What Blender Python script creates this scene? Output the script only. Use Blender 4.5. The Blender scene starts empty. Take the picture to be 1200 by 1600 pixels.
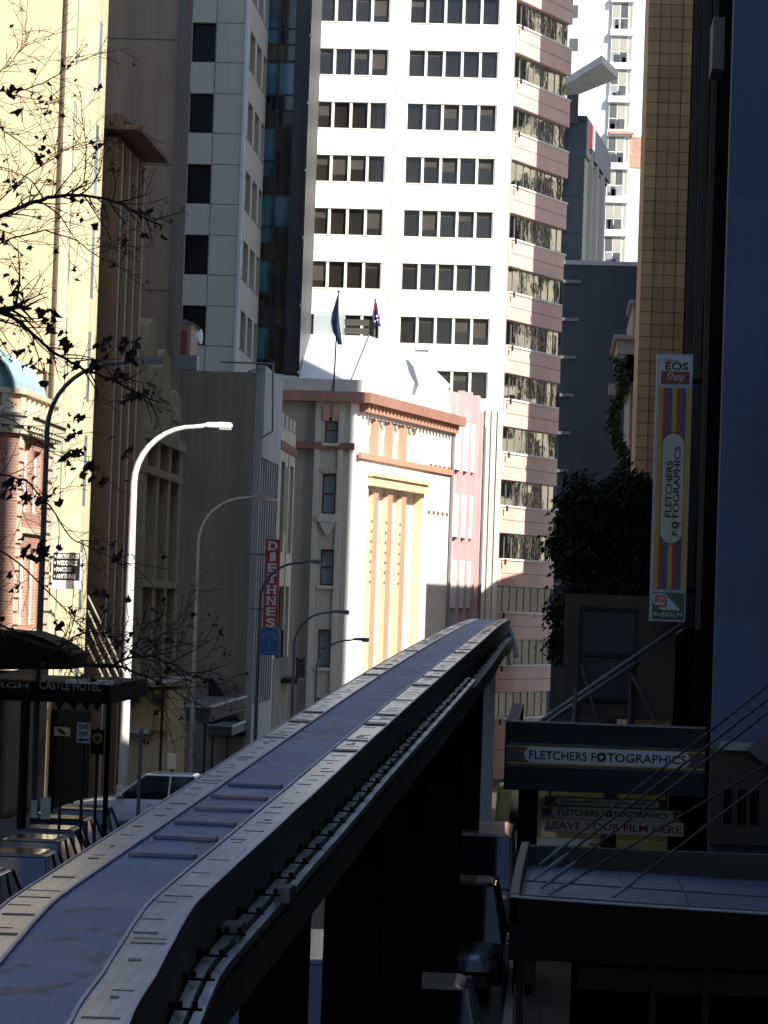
import bpy, bmesh, math, random
from math import sin, cos, radians, pi, atan2, hypot, sqrt
from mathutils import Vector, Matrix, noise
S = bpy.context.scene
C = S.collection
random.seed(7)

# ---------------------------------------------------------------- camera, sky, sun, exposure
FPX = 4500.0
ROLL = radians(1.95)
_a = 264 * cos(ROLL) + 150 * sin(ROLL); _b = 264 * sin(ROLL) - 150 * cos(ROLL)
YAW = atan2(_a, FPX); PIT = atan2(-_b, hypot(FPX, _a))
RCAM = Matrix.Rotation(YAW, 3, 'Z') @ Matrix.Rotation(pi / 2 + PIT, 3, 'X') @ Matrix.Rotation(ROLL, 3, 'Z')
cam = bpy.data.objects.new('camera', bpy.data.cameras.new('camera')); C.objects.link(cam)
cam.matrix_world = RCAM.to_4x4()
cam.data.sensor_fit = 'VERTICAL'; cam.data.sensor_height = 36; cam.data.lens = FPX / 1600 * 36
cam.data.clip_start = .5; cam.data.clip_end = 6000
S.camera = cam
AZ, EL = radians(40), radians(35)            # sun behind the right shoulder
SUN = Vector((sin(AZ) * cos(EL), -cos(AZ) * cos(EL), sin(EL)))
W = bpy.data.worlds.new('World'); S.world = W; W.use_nodes = True
nt = W.node_tree; nt.nodes.clear()
sky = nt.nodes.new('ShaderNodeTexSky'); sky.sky_type = 'NISHITA'; sky.sun_disc = False
sky.sun_elevation = EL; sky.sun_rotation = pi - AZ
sky.dust_density = .3; sky.ozone_density = 2.6
bg = nt.nodes.new('ShaderNodeBackground'); bg.inputs[1].default_value = .115
wo = nt.nodes.new('ShaderNodeOutputWorld')
nt.links.new(sky.outputs[0], bg.inputs[0]); nt.links.new(bg.outputs[0], wo.inputs[0])
sl = bpy.data.lights.new('sun', 'SUN'); sl.energy = 5.0; sl.angle = radians(.53); sl.color = (1, .94, .84)
so = bpy.data.objects.new('sun', sl); C.objects.link(so); so.rotation_mode = 'QUATERNION'
so.rotation_quaternion = SUN.to_track_quat('Z', 'Y')
S.view_settings.view_transform = 'Standard'; S.view_settings.look = 'None'
S.view_settings.exposure = .75; S.view_settings.gamma = 1
S.render.engine = 'CYCLES'
S.cycles.use_denoising = True; S.cycles.max_bounces = 8; S.cycles.diffuse_bounces = 4
S.cycles.sample_clamp_indirect = 8

# ---------------------------------------------------------------- helpers
def ray(px, py):
    return RCAM @ Vector(((px - 600) / FPX, -(py - 800) / FPX, -1))
def P(px, py, Y):
    d = ray(px, py); return d * (Y / d.y)
def PX(px, py, X):
    d = ray(px, py); return d * (X / d.x)
def zr(Y):                                   # height of the road (the street falls away past the crossing)
    if Y < 54: return -6.3
    if Y < 73: return -6.3 - (Y - 54) * .025
    if Y < 77: return -6.775 + (Y - 73) * .0687         # crown of the crossing street
    if Y < 82: return -6.5
    if Y < 88: return -6.5 - (Y - 82) * .13
    if Y < 150: return -7.28 - (Y - 88) * .061
    if Y < 210: return -11.06 - (Y - 150) * .02
    return -12.26

class F:
    """a vertical facade plane: s to the right seen from outside, z up, d outward"""
    def __init__(self, o, u):
        self.o = Vector((o[0], o[1], 0)); self.u = Vector((u[0], u[1], 0)).normalized()
        self.n = Vector((self.u.y, -self.u.x, 0))
    def pt(self, s, z, d=0):
        return self.o + self.u * s + self.n * d + Vector((0, 0, z))
    def hit(self, px, py, d=0):
        r = ray(px, py); o = self.o + self.n * d
        t = o.dot(self.n) / r.dot(self.n); p = r * t
        return (p - o).dot(self.u), p.z
    def rect(self, x0, y0, x1, y1, d=0):
        a = self.hit(x0, y0, d); b = self.hit(x1, y1, d)
        return min(a[0], b[0]), max(a[0], b[0]), min(a[1], b[1]), max(a[1], b[1])
def FN(X0, Y): return F((X0, Y), (1, 0))
def FW(X, Y0): return F((X, Y0), (0, 1))
def FE(X, Y0): return F((X, Y0), (0, -1))

class MB:
    def __init__(self): self.v = []; self.f = []
    def add(self, vs, fs):
        n = len(self.v); self.v += [Vector(p) for p in vs]; self.f += [[i + n for i in q] for q in fs]; return self
    def quad(self, *p): return self.add(p, [list(range(len(p)))])
    def hexa(self, p):
        return self.add(p, [(0, 3, 2, 1), (4, 5, 6, 7), (0, 1, 5, 4), (1, 2, 6, 5), (2, 3, 7, 6), (3, 0, 4, 7)])
    def box(self, x0, x1, y0, y1, z0, z1):
        return self.hexa([(x0, y0, z0), (x1, y0, z0), (x1, y1, z0), (x0, y1, z0), (x0, y0, z1), (x1, y0, z1), (x1, y1, z1), (x0, y1, z1)])
    def fb(self, f, s0, s1, z0, z1, d0, d1):
        p = f.pt
        return self.hexa([p(s0, z0, d1), p(s1, z0, d1), p(s1, z0, d0), p(s0, z0, d0), p(s0, z1, d1), p(s1, z1, d1), p(s1, z1, d0), p(s0, z1, d0)])
    def poly(self, f, pts, d0, d1):          # polygon in (s, z) extruded outward
        n = len(pts); v = [f.pt(s, z, d1) for s, z in pts] + [f.pt(s, z, d0) for s, z in pts]
        fs = [list(range(n)), list(range(2 * n - 1, n - 1, -1))] + [(i, i + n, (i + 1) % n + n, (i + 1) % n) for i in range(n)]
        return self.add(v, fs)
    def tube(self, pts, r, n=8, cap=True):
        pts = [Vector(p) for p in pts]; rs = r if isinstance(r, (list, tuple)) else [r] * len(pts)
        vs = []; fs = []
        a = None
        for i, p in enumerate(pts):
            t = (pts[min(i + 1, len(pts) - 1)] - pts[max(i - 1, 0)]).normalized()
            if a is None: a = t.orthogonal() if abs(t.z) > .95 else t.cross(Vector((0, 0, 1)))
            a = a - t * a.dot(t)
            if a.length < 1e-4: a = t.orthogonal()
            a.normalize(); b = t.cross(a)
            for k in range(n):
                w = 2 * pi * k / n; vs.append(p + (a * cos(w) + b * sin(w)) * rs[i])
        for i in range(len(pts) - 1):
            for k in range(n):
                fs.append((i * n + k, i * n + (k + 1) % n, (i + 1) * n + (k + 1) % n, (i + 1) * n + k))
        if cap: fs += [list(range(n - 1, -1, -1)), [(len(pts) - 1) * n + k for k in range(n)]]
        return self.add(vs, fs)
    def wall(self, f, s0, s1, z0, z1, holes=(), t=.25):
        """a front sheet with real openings, reveals t deep and a rim t deep"""
        hs = [(max(a, s0), min(b, s1), max(c, z0), min(e, z1)) for a, b, c, e in holes if b > s0 and a < s1 and e > z0 and c < z1]
        ss = sorted({s0, s1} | {h[0] for h in hs} | {h[1] for h in hs}); zs = sorted({z0, z1} | {h[2] for h in hs} | {h[3] for h in hs})
        for i in range(len(ss) - 1):
            for j in range(len(zs) - 1):
                a, b, c, e = ss[i], ss[i + 1], zs[j], zs[j + 1]
                if b - a < 1e-5 or e - c < 1e-5: continue
                m, q = (a + b) / 2, (c + e) / 2
                if any(h[0] < m < h[1] and h[2] < q < h[3] for h in hs): continue
                self.quad(f.pt(a, c), f.pt(b, c), f.pt(b, e), f.pt(a, e))
        for a, b, c, e in hs + [(s1 - .004, s0 + .004, z0 + .004, z1 - .004)]:
            self.quad(f.pt(a, c), f.pt(a, e), f.pt(a, e, -t), f.pt(a, c, -t))
            self.quad(f.pt(b, c), f.pt(b, c, -t), f.pt(b, e, -t), f.pt(b, e))
            self.quad(f.pt(a, e), f.pt(b, e), f.pt(b, e, -t), f.pt(a, e, -t))
            self.quad(f.pt(a, c), f.pt(a, c, -t), f.pt(b, c, -t), f.pt(b, c))
        return self

def obj(name, mb, m, parent=None, smooth=False, bevel=0):
    me = bpy.data.meshes.new(name); off = parent.get('_o') if parent is not None else None
    off = Vector(off) if off is not None else Vector((0, 0, 0))
    me.from_pydata([v - off for v in mb.v], [], mb.f); me.update()
    o = bpy.data.objects.new(name, me); C.objects.link(o)
    if m is not None: me.materials.append(m)
    if smooth:
        for q in me.polygons: q.use_smooth = True
    if bevel:
        b = o.modifiers.new('bevel', 'BEVEL'); b.width = bevel; b.segments = 2; b.limit_method = 'ANGLE'
    if parent is not None:
        o.parent = parent; o['_o'] = tuple(off)
    return o
def pieces(name, mb, m, parent, **k):
    """the loose pieces of one builder, each as an object of its own"""
    par = list(range(len(mb.v)))
    def root(i):
        while par[i] != i: par[i] = par[par[i]]; i = par[i]
        return i
    for q in mb.f:
        for i in q[1:]: par[root(i)] = root(q[0])
    grp = {}
    for q in mb.f: grp.setdefault(root(q[0]), []).append(q)
    for fs in grp.values():
        ids = sorted({i for q in fs for i in q}); mp = {i: n for n, i in enumerate(ids)}; b = MB()
        obj(name, b.add([mb.v[i] for i in ids], [[mp[i] for i in q] for q in fs]), m, parent, **k)
def thing(name, label, cat, loc=(0, 0, 0), group=None):
    o = bpy.data.objects.new(name, None); C.objects.link(o); o.location = loc; o.empty_display_size = .3
    o['_o'] = tuple(loc); o['label'] = label; o['category'] = cat
    if group: o['group'] = group
    return o
def tag(o, label, cat, group=None):
    o['label'] = label; o['category'] = cat
    if group: o['group'] = group
    return o
def struct(name, mb, m):
    o = obj(name, mb, m); o['kind'] = 'structure'; return o

_fonts = {}
def text(name, s, f, s0, s1, z0, z1, d, m, parent, rot=False, bold=0.0, shear=0.0, ext=.012):
    cu = bpy.data.curves.new('t', 'FONT'); cu.body = s; cu.size = 1; cu.offset = bold; cu.shear = shear; cu.resolution_u = 3
    ob = bpy.data.objects.new('t', cu); C.objects.link(ob)
    dg = bpy.context.evaluated_depsgraph_get(); me = bpy.data.meshes.new_from_object(ob.evaluated_get(dg))
    xs = [v.co.x for v in me.vertices]; ys = [v.co.y for v in me.vertices]
    x0, x1, y0, y1 = min(xs), max(xs), min(ys), max(ys); mb = MB(); n = len(me.vertices); vs = []
    for dd in (d + ext,):
        for v in me.vertices:
            a, b = (v.co.x - x0) / (x1 - x0), (v.co.y - y0) / (y1 - y0)
            if rot: ss, zz = s1 - b * (s1 - s0), z0 + a * (z1 - z0)
            else: ss, zz = s0 + a * (s1 - s0), z0 + b * (z1 - z0)
            vs.append(f.pt(ss, zz, dd))
    mb.add(vs, [list(q.vertices) for q in me.polygons])
    bpy.data.objects.remove(ob); bpy.data.curves.remove(cu); bpy.data.meshes.remove(me)
    o = obj(name, mb, m, parent)
    so_ = o.modifiers.new('solid', 'SOLIDIFY'); so_.thickness = ext; so_.offset = -1
    return o

# ---------------------------------------------------------------- materials
_M = {}
def M(name, col, rough=.75, var=.14, scale=.5, streak=.12, metal=0, bump=.15, bscale=14, pat=None, spec=.4, pcol=None, coat=0, stain=None):
    if name in _M: return _M[name]
    m = bpy.data.materials.new(name); m.use_nodes = True; t = m.node_tree; N = t.nodes; L = t.links
    b = N['Principled BSDF']; b.inputs['Roughness'].default_value = rough; b.inputs['Metallic'].default_value = metal
    b.inputs['Specular IOR Level'].default_value = spec; b.inputs['Coat Weight'].default_value = coat
    tc = N.new('ShaderNodeTexCoord')
    def noise_(sc, mp=None, det=4):
        n = N.new('ShaderNodeTexNoise'); n.inputs['Scale'].default_value = sc; n.inputs['Detail'].default_value = det
        if mp:
            q = N.new('ShaderNodeMapping'); q.inputs['Scale'].default_value = mp; L.new(tc.outputs['Object'], q.inputs[0]); L.new(q.outputs[0], n.inputs[0])
        else: L.new(tc.outputs['Object'], n.inputs[0])
        return n.outputs['Fac']
    def math(op, a, bb):
        n = N.new('ShaderNodeMath'); n.operation = op
        for i, q in enumerate((a, bb)):
            if isinstance(q, (int, float)): n.inputs[i].default_value = q
            else: L.new(q, n.inputs[i])
        return n.outputs[0]
    fac = math('ADD', math('MULTIPLY', math('SUBTRACT', noise_(scale), .5), 3.2 * var), 1.0)
    if streak: fac = math('ADD', fac, math('MULTIPLY', math('SUBTRACT', noise_(1.0, (1.6, 1.6, .09)), .5), 3.0 * streak))
    base = N.new('ShaderNodeRGB'); base.outputs[0].default_value = (*col, 1); bc = base.outputs[0]
    if pat:
        kind, bw, bh, mort = pat
        sx = N.new('ShaderNodeSeparateXYZ'); L.new(tc.outputs['Object'], sx.inputs[0])
        cx = N.new('ShaderNodeCombineXYZ')
        if kind == 'deck': L.new(sx.outputs[1], cx.inputs[0]); L.new(sx.outputs[0], cx.inputs[1])
        else: L.new(math('ADD', sx.outputs[0], sx.outputs[1]), cx.inputs[0]); L.new(sx.outputs[2], cx.inputs[1])
        br = N.new('ShaderNodeTexBrick'); br.inputs['Scale'].default_value = 1; br.inputs['Brick Width'].default_value = bw
        br.inputs['Row Height'].default_value = bh; br.inputs['Mortar Size'].default_value = mort; br.inputs['Mortar Smooth'].default_value = .1
        br.offset = .5 if kind == 'brick' else 0; pc = pcol or tuple(c * .5 for c in col)
        br.inputs['Color1'].default_value = (*col, 1); br.inputs['Color2'].default_value = (*[c * .8 for c in col], 1); br.inputs['Mortar'].default_value = (*pc, 1)
        L.new(cx.outputs[0], br.inputs[0]); bc = br.outputs[0]
    if stain:                                # stains with a shape of their own: (colour, noise scale per axis, threshold, softness)
        for sc_, svec, lo, soft, amt in stain:
            rp = N.new('ShaderNodeMapRange'); rp.inputs[1].default_value = lo; rp.inputs[2].default_value = lo + soft; rp.inputs[4].default_value = amt
            L.new(noise_(1.0, svec, 6), rp.inputs[0]); mx = N.new('ShaderNodeMix'); mx.data_type = 'RGBA'
            L.new(rp.outputs[0], mx.inputs[0]); L.new(bc, mx.inputs[6]); mx.inputs[7].default_value = (*sc_, 1); bc = mx.outputs[2]
    vm = N.new('ShaderNodeVectorMath'); vm.operation = 'SCALE'; L.new(bc, vm.inputs[0]); L.new(fac, vm.inputs[3]); L.new(vm.outputs[0], b.inputs['Base Color'])
    if bump:
        bp = N.new('ShaderNodeBump'); bp.inputs['Strength'].default_value = bump; bp.inputs['Distance'].default_value = .03
        L.new(noise_(bscale), bp.inputs['Height']); L.new(bp.outputs[0], b.inputs['Normal'])
    _M[name] = m; return m
def glass(name, col=(.012, .014, .015), rough=.05, wob=.06, sc=.9):
    return M(name, col, rough, .25, .35, 0, bump=wob, bscale=sc, spec=.6)

K_white = M('white_panel', (.80, .78, .72), var=.05, streak=.04)
K_pink = M('pink_panel', (.76, .48, .41), var=.06, streak=.05)
K_dark = M('dark_glass', (.010, .011, .011), .06, .3, .3, 0, bump=.05, bscale=.8, spec=.6)
K_brownglass = M('bronze_glass', (.018, .015, .013), .12, .35, .25, 0, bump=.05, bscale=.8, spec=.5)
K_black = M('black_steel', (.006, .006, .007), .8, bump=.05, spec=.1)
K_charcoal = M('charcoal_paint', (.022, .023, .026), .6, spec=.2)
K_steel = M('grey_steel', (.22, .23, .24), .45, metal=.3, streak=.05)
K_wtrim = M('white_trim', (.75, .74, .70), .6)
K_letterw = M('white_letters', (.78, .77, .74), .5, var=.03, streak=0, bump=0)
K_letterk = M('black_letters', (.012, .012, .014), .5, var=.03, streak=0, bump=0)
K_yellow = M('yellow_stripe', (.50, .34, .02), .4, var=.05, streak=.03, bump=0)
K_red = M('red_stripe', (.35, .03, .03), .4, var=.05, streak=.03, bump=0)
K_blue = M('blue_stripe', (.03, .07, .26), .4, var=.05, streak=.03, bump=0)
K_signw = M('white_sign_face', (.56, .59, .66), .4, var=.05, streak=.03, bump=0)

# ---------------------------------------------------------------- ground, road, footpaths
def sheet(x0, x1, ys, dz):
    mb = MB()
    for i in range(len(ys) - 1):
        a, b = ys[i], ys[i + 1]
        mb.quad((x0, a, zr(a) + dz), (x1, a, zr(a) + dz), (x1, b, zr(b) + dz), (x0, b, zr(b) + dz))
    return mb
YS = [-600, -60, 0, 30, 54, 73, 77, 82, 88, 100, 115, 130, 150, 180, 210, 260, 600, 2500]
struct('ground', sheet(-1500, 1500, YS, -.03), M('ground_dirt', (.16, .155, .15)))
YR = [-60, 0, 30, 54, 73, 77, 82, 88, 100, 115, 130, 150, 180, 210, 260]
K_asph = M('asphalt', (.055, .055, .058), .85, bump=.4, bscale=40, scale=.8, streak=0)
struct('road', sheet(-12, -.55, YR, 0), K_asph)
def slab(x0, x1, dz):
    mb = MB()
    for i in range(len(YR) - 1):
        a, b = YR[i], YR[i + 1]
        mb.hexa([(x0, a, zr(a) - .02), (x1, a, zr(a) - .02), (x1, b, zr(b) - .02), (x0, b, zr(b) - .02), (x0, a, zr(a) + dz), (x1, a, zr(a) + dz), (x1, b, zr(b) + dz), (x0, b, zr(b) + dz)])
    return mb
K_pave = M('paving', (.085, .082, .08), .85, pat=('deck', .6, .6, .015))  # paving darkened below its own tone to carry deep shade
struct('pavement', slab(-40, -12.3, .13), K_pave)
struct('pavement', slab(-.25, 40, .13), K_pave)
struct('kerb', slab(-12.3, -12, .125), M('kerb_stone', (.3, .29, .28)))
struct('kerb', slab(-.55, -.25, .125), M('kerb_stone', (.3, .29, .28)))
mk = MB()
for y in range(0, 200, 6):
    mk.add([(-6.7, y, zr(y) + .004), (-6.58, y, zr(y) + .004), (-6.58, y + 2.4, zr(y + 2.4) + .004), (-6.7, y + 2.4, zr(y + 2.4) + .004)], [(0, 1, 2, 3)])
mk.quad((-12, 70, zr(70) + .005), (-.6, 70, zr(70) + .005), (-.6, 70.4, zr(70.4) + .005), (-12, 70.4, zr(70.4) + .005))
struct('lane_marking', mk, M('road_paint', (.7, .7, .66)))

# ---------------------------------------------------------------- monorail beam
def monorail():
    st = [(4, -1.35, -1.98), (8, -1.5, -1.85), (11.5, -1.63, -1.72), (12.6, -1.676, -1.668), (13.5, -1.716, -1.622), (14.1, -1.744, -1.594), (14.6, -1.764, -1.578), (15.1, -1.768, -1.566), (16.3, -1.741, -1.522), (17.9, -1.699, -1.464), (19.2, -1.67, -1.416), (21.2, -1.61, -1.335),
          (25, -1.53, -1.20), (29.4, -1.41, -1.03), (35.5, -1.27, -.83), (42, -1.18, -.68), (48, -1.13, -.57), (57, -1.13, -.47), (66, -1.14, -.40), (75, -1.12, -.35), (83, -1.2, -.43), (91, -1.36, -.62), (100, -1.55, -.98)]
    # catmull-rom resample
    pts = []
    for i in range(len(st) - 1):
        p0, p1, p2, p3 = [Vector(st[min(max(k, 0), len(st) - 1)]) for k in (i - 1, i, i + 1, i + 2)]
        n = 5
        for k in range(n):
            t = k / n
            q = .5 * ((2 * p1) + (p2 - p0) * t + (2 * p0 - 5 * p1 + 4 * p2 - p3) * t * t + (3 * p1 - p0 - 3 * p2 + p3) * t ** 3)
            y = p1[0] + (p2[0] - p1[0]) * t
            pts.append(Vector((q[1], y, q[2])))
    pts.append(Vector((st[-1][1], st[-1][0], st[-1][2])))
    cum = [0]
    for i in range(1, len(pts)): cum.append(cum[-1] + (pts[i] - pts[i - 1]).length)
    nor = []
    for i in range(len(pts)):
        t = (pts[min(i + 1, len(pts) - 1)] - pts[max(i - 1, 0)]); nor.append(Vector((t.y, -t.x, 0)).normalized())
    def at(L):
        for i in range(1, len(pts)):
            if cum[i] >= L:
                k = (L - cum[i - 1]) / (cum[i] - cum[i - 1]); return pts[i - 1].lerp(pts[i], k), nor[i - 1].lerp(nor[i], k).normalized()
        return pts[-1], nor[-1]
    def sweep(prof, i0=0, i1=None, closed=True):
        mb = MB(); i1 = i1 or len(pts); n = len(prof); vs = []; fs = []
        for i in range(i0, i1):
            for o, z in prof: vs.append(pts[i] + nor[i] * o + Vector((0, 0, z)))
        for i in range(i1 - i0 - 1):
            for k in range(n if closed else n - 1):
                fs.append((i * n + k, i * n + (k + 1) % n, (i + 1) * n + (k + 1) % n, (i + 1) * n + k))
        if closed: fs += [list(range(n - 1, -1, -1)), [(i1 - i0 - 1) * n + k for k in range(n)]]
        return mb.add(vs, fs)
    b = thing('monorail_beam', 'long grey elevated monorail beam curving down the street on black columns', 'monorail track', (-1.9, 21, zr(21)))
    K_web = M('beam_paint', (.15, .19, .185), .6, streak=.2, scale=.9)
    obj('girder', sweep([(-.004, -.012), (-.004, -.36), (-.08, -.40), (-.08, -.43), (.125, -.45), (.125, -.69), (.09, -.72), (-1.07, -.72), (-1.11, -.69), (-1.11, -.45), (-.88, -.43), (-.88, -.4), (-.956, -.36), (-.956, -.012)]), K_web, b)
    K_mid = M('deck_blue_steel', (.15, .245, .44), .55, .22, 1.1, 0, bump=.05, bscale=22, spec=.16, stain=[((.30, .37, .48), (2.2, .8, 1.2), .48, .2, .5), ((.05, .065, .10), (5.5, 2.6, 1), .58, .07, .7), ((.27, .22, .20), (4, 2.6, 1), .60, .07, .6)])
    K_strip = M('deck_running_strip', (.42, .50, .63), .28, .26, 2.2, 0, bump=.05, bscale=25, pat=('deck', .21, .06, .006), pcol=(.30, .32, .36), spec=.6, stain=[((.22, .24, .28), (5, 2.4, 1), .56, .08, .65), ((.60, .55, .48), (3, 1.2, 1), .55, .1, .6)])
    obj('deck_plate', sweep([(-.25, -.006), (-.71, -.006), (-.71, -.03), (-.25, -.03)]), K_mid, b)
    obj('running_strip', sweep([(-.004, 0), (-.235, 0), (-.235, -.03), (-.004, -.03)]), K_strip, b)
    obj('running_strip', sweep([(-.725, 0), (-.956, 0), (-.956, -.03), (-.725, -.03)]), K_strip, b)
    K_edge = M('deck_ridge', (.36, .42, .54), .45, streak=0)
    rd = MB()
    for o in (-.242, -.718): q = sweep([(o + .009, .010), (o - .009, .010), (o - .014, -.02), (o + .014, -.02)]); rd.add(q.v, q.f)
    for o in (-.012, -.948): q = sweep([(o + .008, .006), (o - .006, .006), (o - .006, -.03), (o + .008, -.03)]); rd.add(q.v, q.f)
    obj('ridge', rd, K_edge, b)
    # joints and patches on the running strips
    jt = MB(); rn = random.Random(3); L = 3
    while L < 95:
        p, n = at(L); t = Vector((-n.y, n.x, 0))
        for o0, o1 in ((-.03, -.225), (-.745, -.93)):
            w = rn.choice([.006, .01, .018, .03]); a = o0 - rn.random() * .09; e = o1 + rn.random() * .09
            if rn.random() < .8: jt.hexa([p + n * x + t * y + Vector((0, 0, z)) for z in (-.001, .0025) for x, y in ((a, -w), (e, -w), (e, w), (a, w))])
        L += rn.uniform(.12, .5)
    obj('joint', jt, M('joint_tar', (.10, .10, .11), .6), b)
    pa = MB(); L = 20
    while L < 80:
        p, n = at(L); t = Vector((-n.y, n.x, 0)); w = rn.uniform(.05, .3)
        for o0, o1 in ((-.03, -.225), (-.745, -.93)):
            if rn.random() < .55: pa.hexa([p + n * x + t * (y + rn.uniform(0, .02)) + Vector((0, 0, z)) for z in (-.001, .004) for x, y in ((o0, -w), (o1, -w), (o1, w), (o0, w))])
        L += rn.uniform(.8, 2.5)
    obj('patch', pa, M('rust_patch', (.22, .19, .16), .55), b)
    # raised crossbars on the deck
    for px, py in ((256, 1338), (290, 1311), (322, 1288), (352, 1266), (377, 1247), (402, 1229)):
        # depth where the deck surface meets this pixel
        best = min(range(len(pts)), key=lambda i: abs((lambda r: r.z / r.y)(ray(px, py)) - (pts[i].z / pts[i].y)))
        lo, hi = pts[max(best - 1, 0)], pts[min(best + 1, len(pts) - 1)]
        sl_ = (lambda r: r.z / r.y)(ray(px, py)); k = 0
        for j in range(40):
            q = lo.lerp(hi, j / 39)
            if q.z / q.y <= sl_: k = j
        p = lo.lerp(hi, k / 39); n = nor[best]; t = Vector((-n.y, n.x, 0))
        mb = MB().hexa([p + n * x + t * y + Vector((0, 0, z)) for z in (-.006, .02) for x, y in ((-.28, -.04), (-.67, -.04), (-.67, .05), (-.28, .05))])
        obj('crossbar', mb, M('crossbar_steel', (.09, .14, .26), .5, .2, 3, 0, stain=[((.30, .22, .19), (3, 6, 1), .5, .1, .7)]), b, bevel=.006)
    # conductor rails on brackets along the right side
    for o, z, r in ((.046, -.335, .03), (.118, -.365, .026)):
        obj('conductor_rail', sweep([(o - r, z + r), (o + r, z + r), (o + r, z - r), (o + r * .4, z - r * 1.6), (o - r * .4, z - r * 1.6), (o - r, z - r)], 0, 75), M('rail_aluminium', (.34, .38, .40), .35, metal=.3), b)
    L = 6.2
    for i in range(44):
        p, n = at(L); t = Vector((-n.y, n.x, 0)); mb = MB()
        def bx(x0, x1, y0, y1, z0, z1): mb.hexa([p + n * x + t * y + Vector((0, 0, z)) for z in (z0, z1) for x, y in ((x0, y0), (x1, y0), (x1, y1), (x0, y1))])
        bx(-.005, .15, -.008, .008, -.287, -.275); bx(-.004, .016, -.035, .035, -.36, -.25)
        for o in (.046, .118): bx(o - .012, o + .012, -.012, .012, -.272, -.245)
        obj('rail_bracket', mb, K_black, b)
        if i in (7, 9): 
            mb = MB(); bx(.1 if i == 9 else -.01, .19 if i == 9 else .1, .12, .4, -.34, -.25); obj('junction_box', mb, M('junction_grey', (.2, .2, .19)), b)
        L += .78 if L < 25 else 1.3
    # columns
    for Y, w, dp in ((22.6, .5, .5), (29.2, .56, .6), (36, .56, .6), (44.3, .72, .6), (57.5, .6, .6), (76, .36, .6)):
        i = min(range(len(pts)), key=lambda k: abs(pts[k].y - Y)); p = pts[i]; x = p.x - .5
        mb = MB().box(x - w / 2, x + w / 2, Y - dp / 2, Y + dp / 2, zr(Y), p.z - 1.05)
        mb.hexa([(x - w / 2, Y - dp / 2, p.z - 1.05), (x + w / 2, Y - dp / 2, p.z - 1.05), (x + w / 2, Y + dp / 2, p.z - 1.05), (x - w / 2, Y + dp / 2, p.z - 1.05), (x - .6, Y - dp / 2, p.z - .725), (x + .6, Y - dp / 2, p.z - .725), (x + .6, Y + dp / 2, p.z - .725), (x - .6, Y + dp / 2, p.z - .725)])
        mb.box(x - w * .8, x + w * .8, Y - dp * .8, Y + dp * .8, zr(Y) - .01, zr(Y) + .05)
        obj('column', mb, K_black if Y < 70 else M('pale_column_paint', (.32, .38, .42), .4), b)
    p, n = at(71)
    # end fairing: pale curved cable cover where the beam turns
    mb = MB(); pr = []
    for k in range(9):
        a = k / 8; pr.append(P(788 + 17 * sin(a * 1.5), 966 + 62 * a, 75.5))
    mb.tube([q + Vector((.02, 0, 0)) for q in pr], .07, 8)
    mb.tube([q + Vector((-.16, .1, -.2)) for q in pr[2:]], .05, 8)
    pieces('cable_conduit', mb, M('conduit_white', (.72, .75, .74), .25), b, smooth=True)
monorail()

# ---------------------------------------------------------------- buildings, left side
def windows(parent, f, rects, t, gm, fm=None, nx=1, nz=1, fw=.05, name='window'):
    """each opening: a window frame set back in the wall with its glass as a sub-part"""
    for a, b, c, e in rects:
        d0 = -t + .012
        if fm is None:
            obj(name, MB().fb(f, a - .01, b + .01, c - .01, e + .01, -t - .01, d0), gm, parent); continue
        mb = MB()
        for x in (a, b - fw): mb.fb(f, x, x + fw, c, e, -t, d0 + .05)
        for z in (c, e - fw): mb.fb(f, a + fw, b - fw, z, z + fw, -t, d0 + .05)
        for k in range(1, nx): x = a + (b - a) * k / nx; mb.fb(f, x - fw / 2, x + fw / 2, c + fw, e - fw, -t, d0 + .045)
        for k in range(1, nz): z = c + (e - c) * k / nz; mb.fb(f, a + fw, b - fw, z - fw / 2, z + fw / 2, -t, d0 + .04)
        w = obj(name, mb, fm, parent)
        obj('pane', MB().fb(f, a + .01, b - .01, c + .01, e - .01, -t, d0), gm, w)

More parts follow.
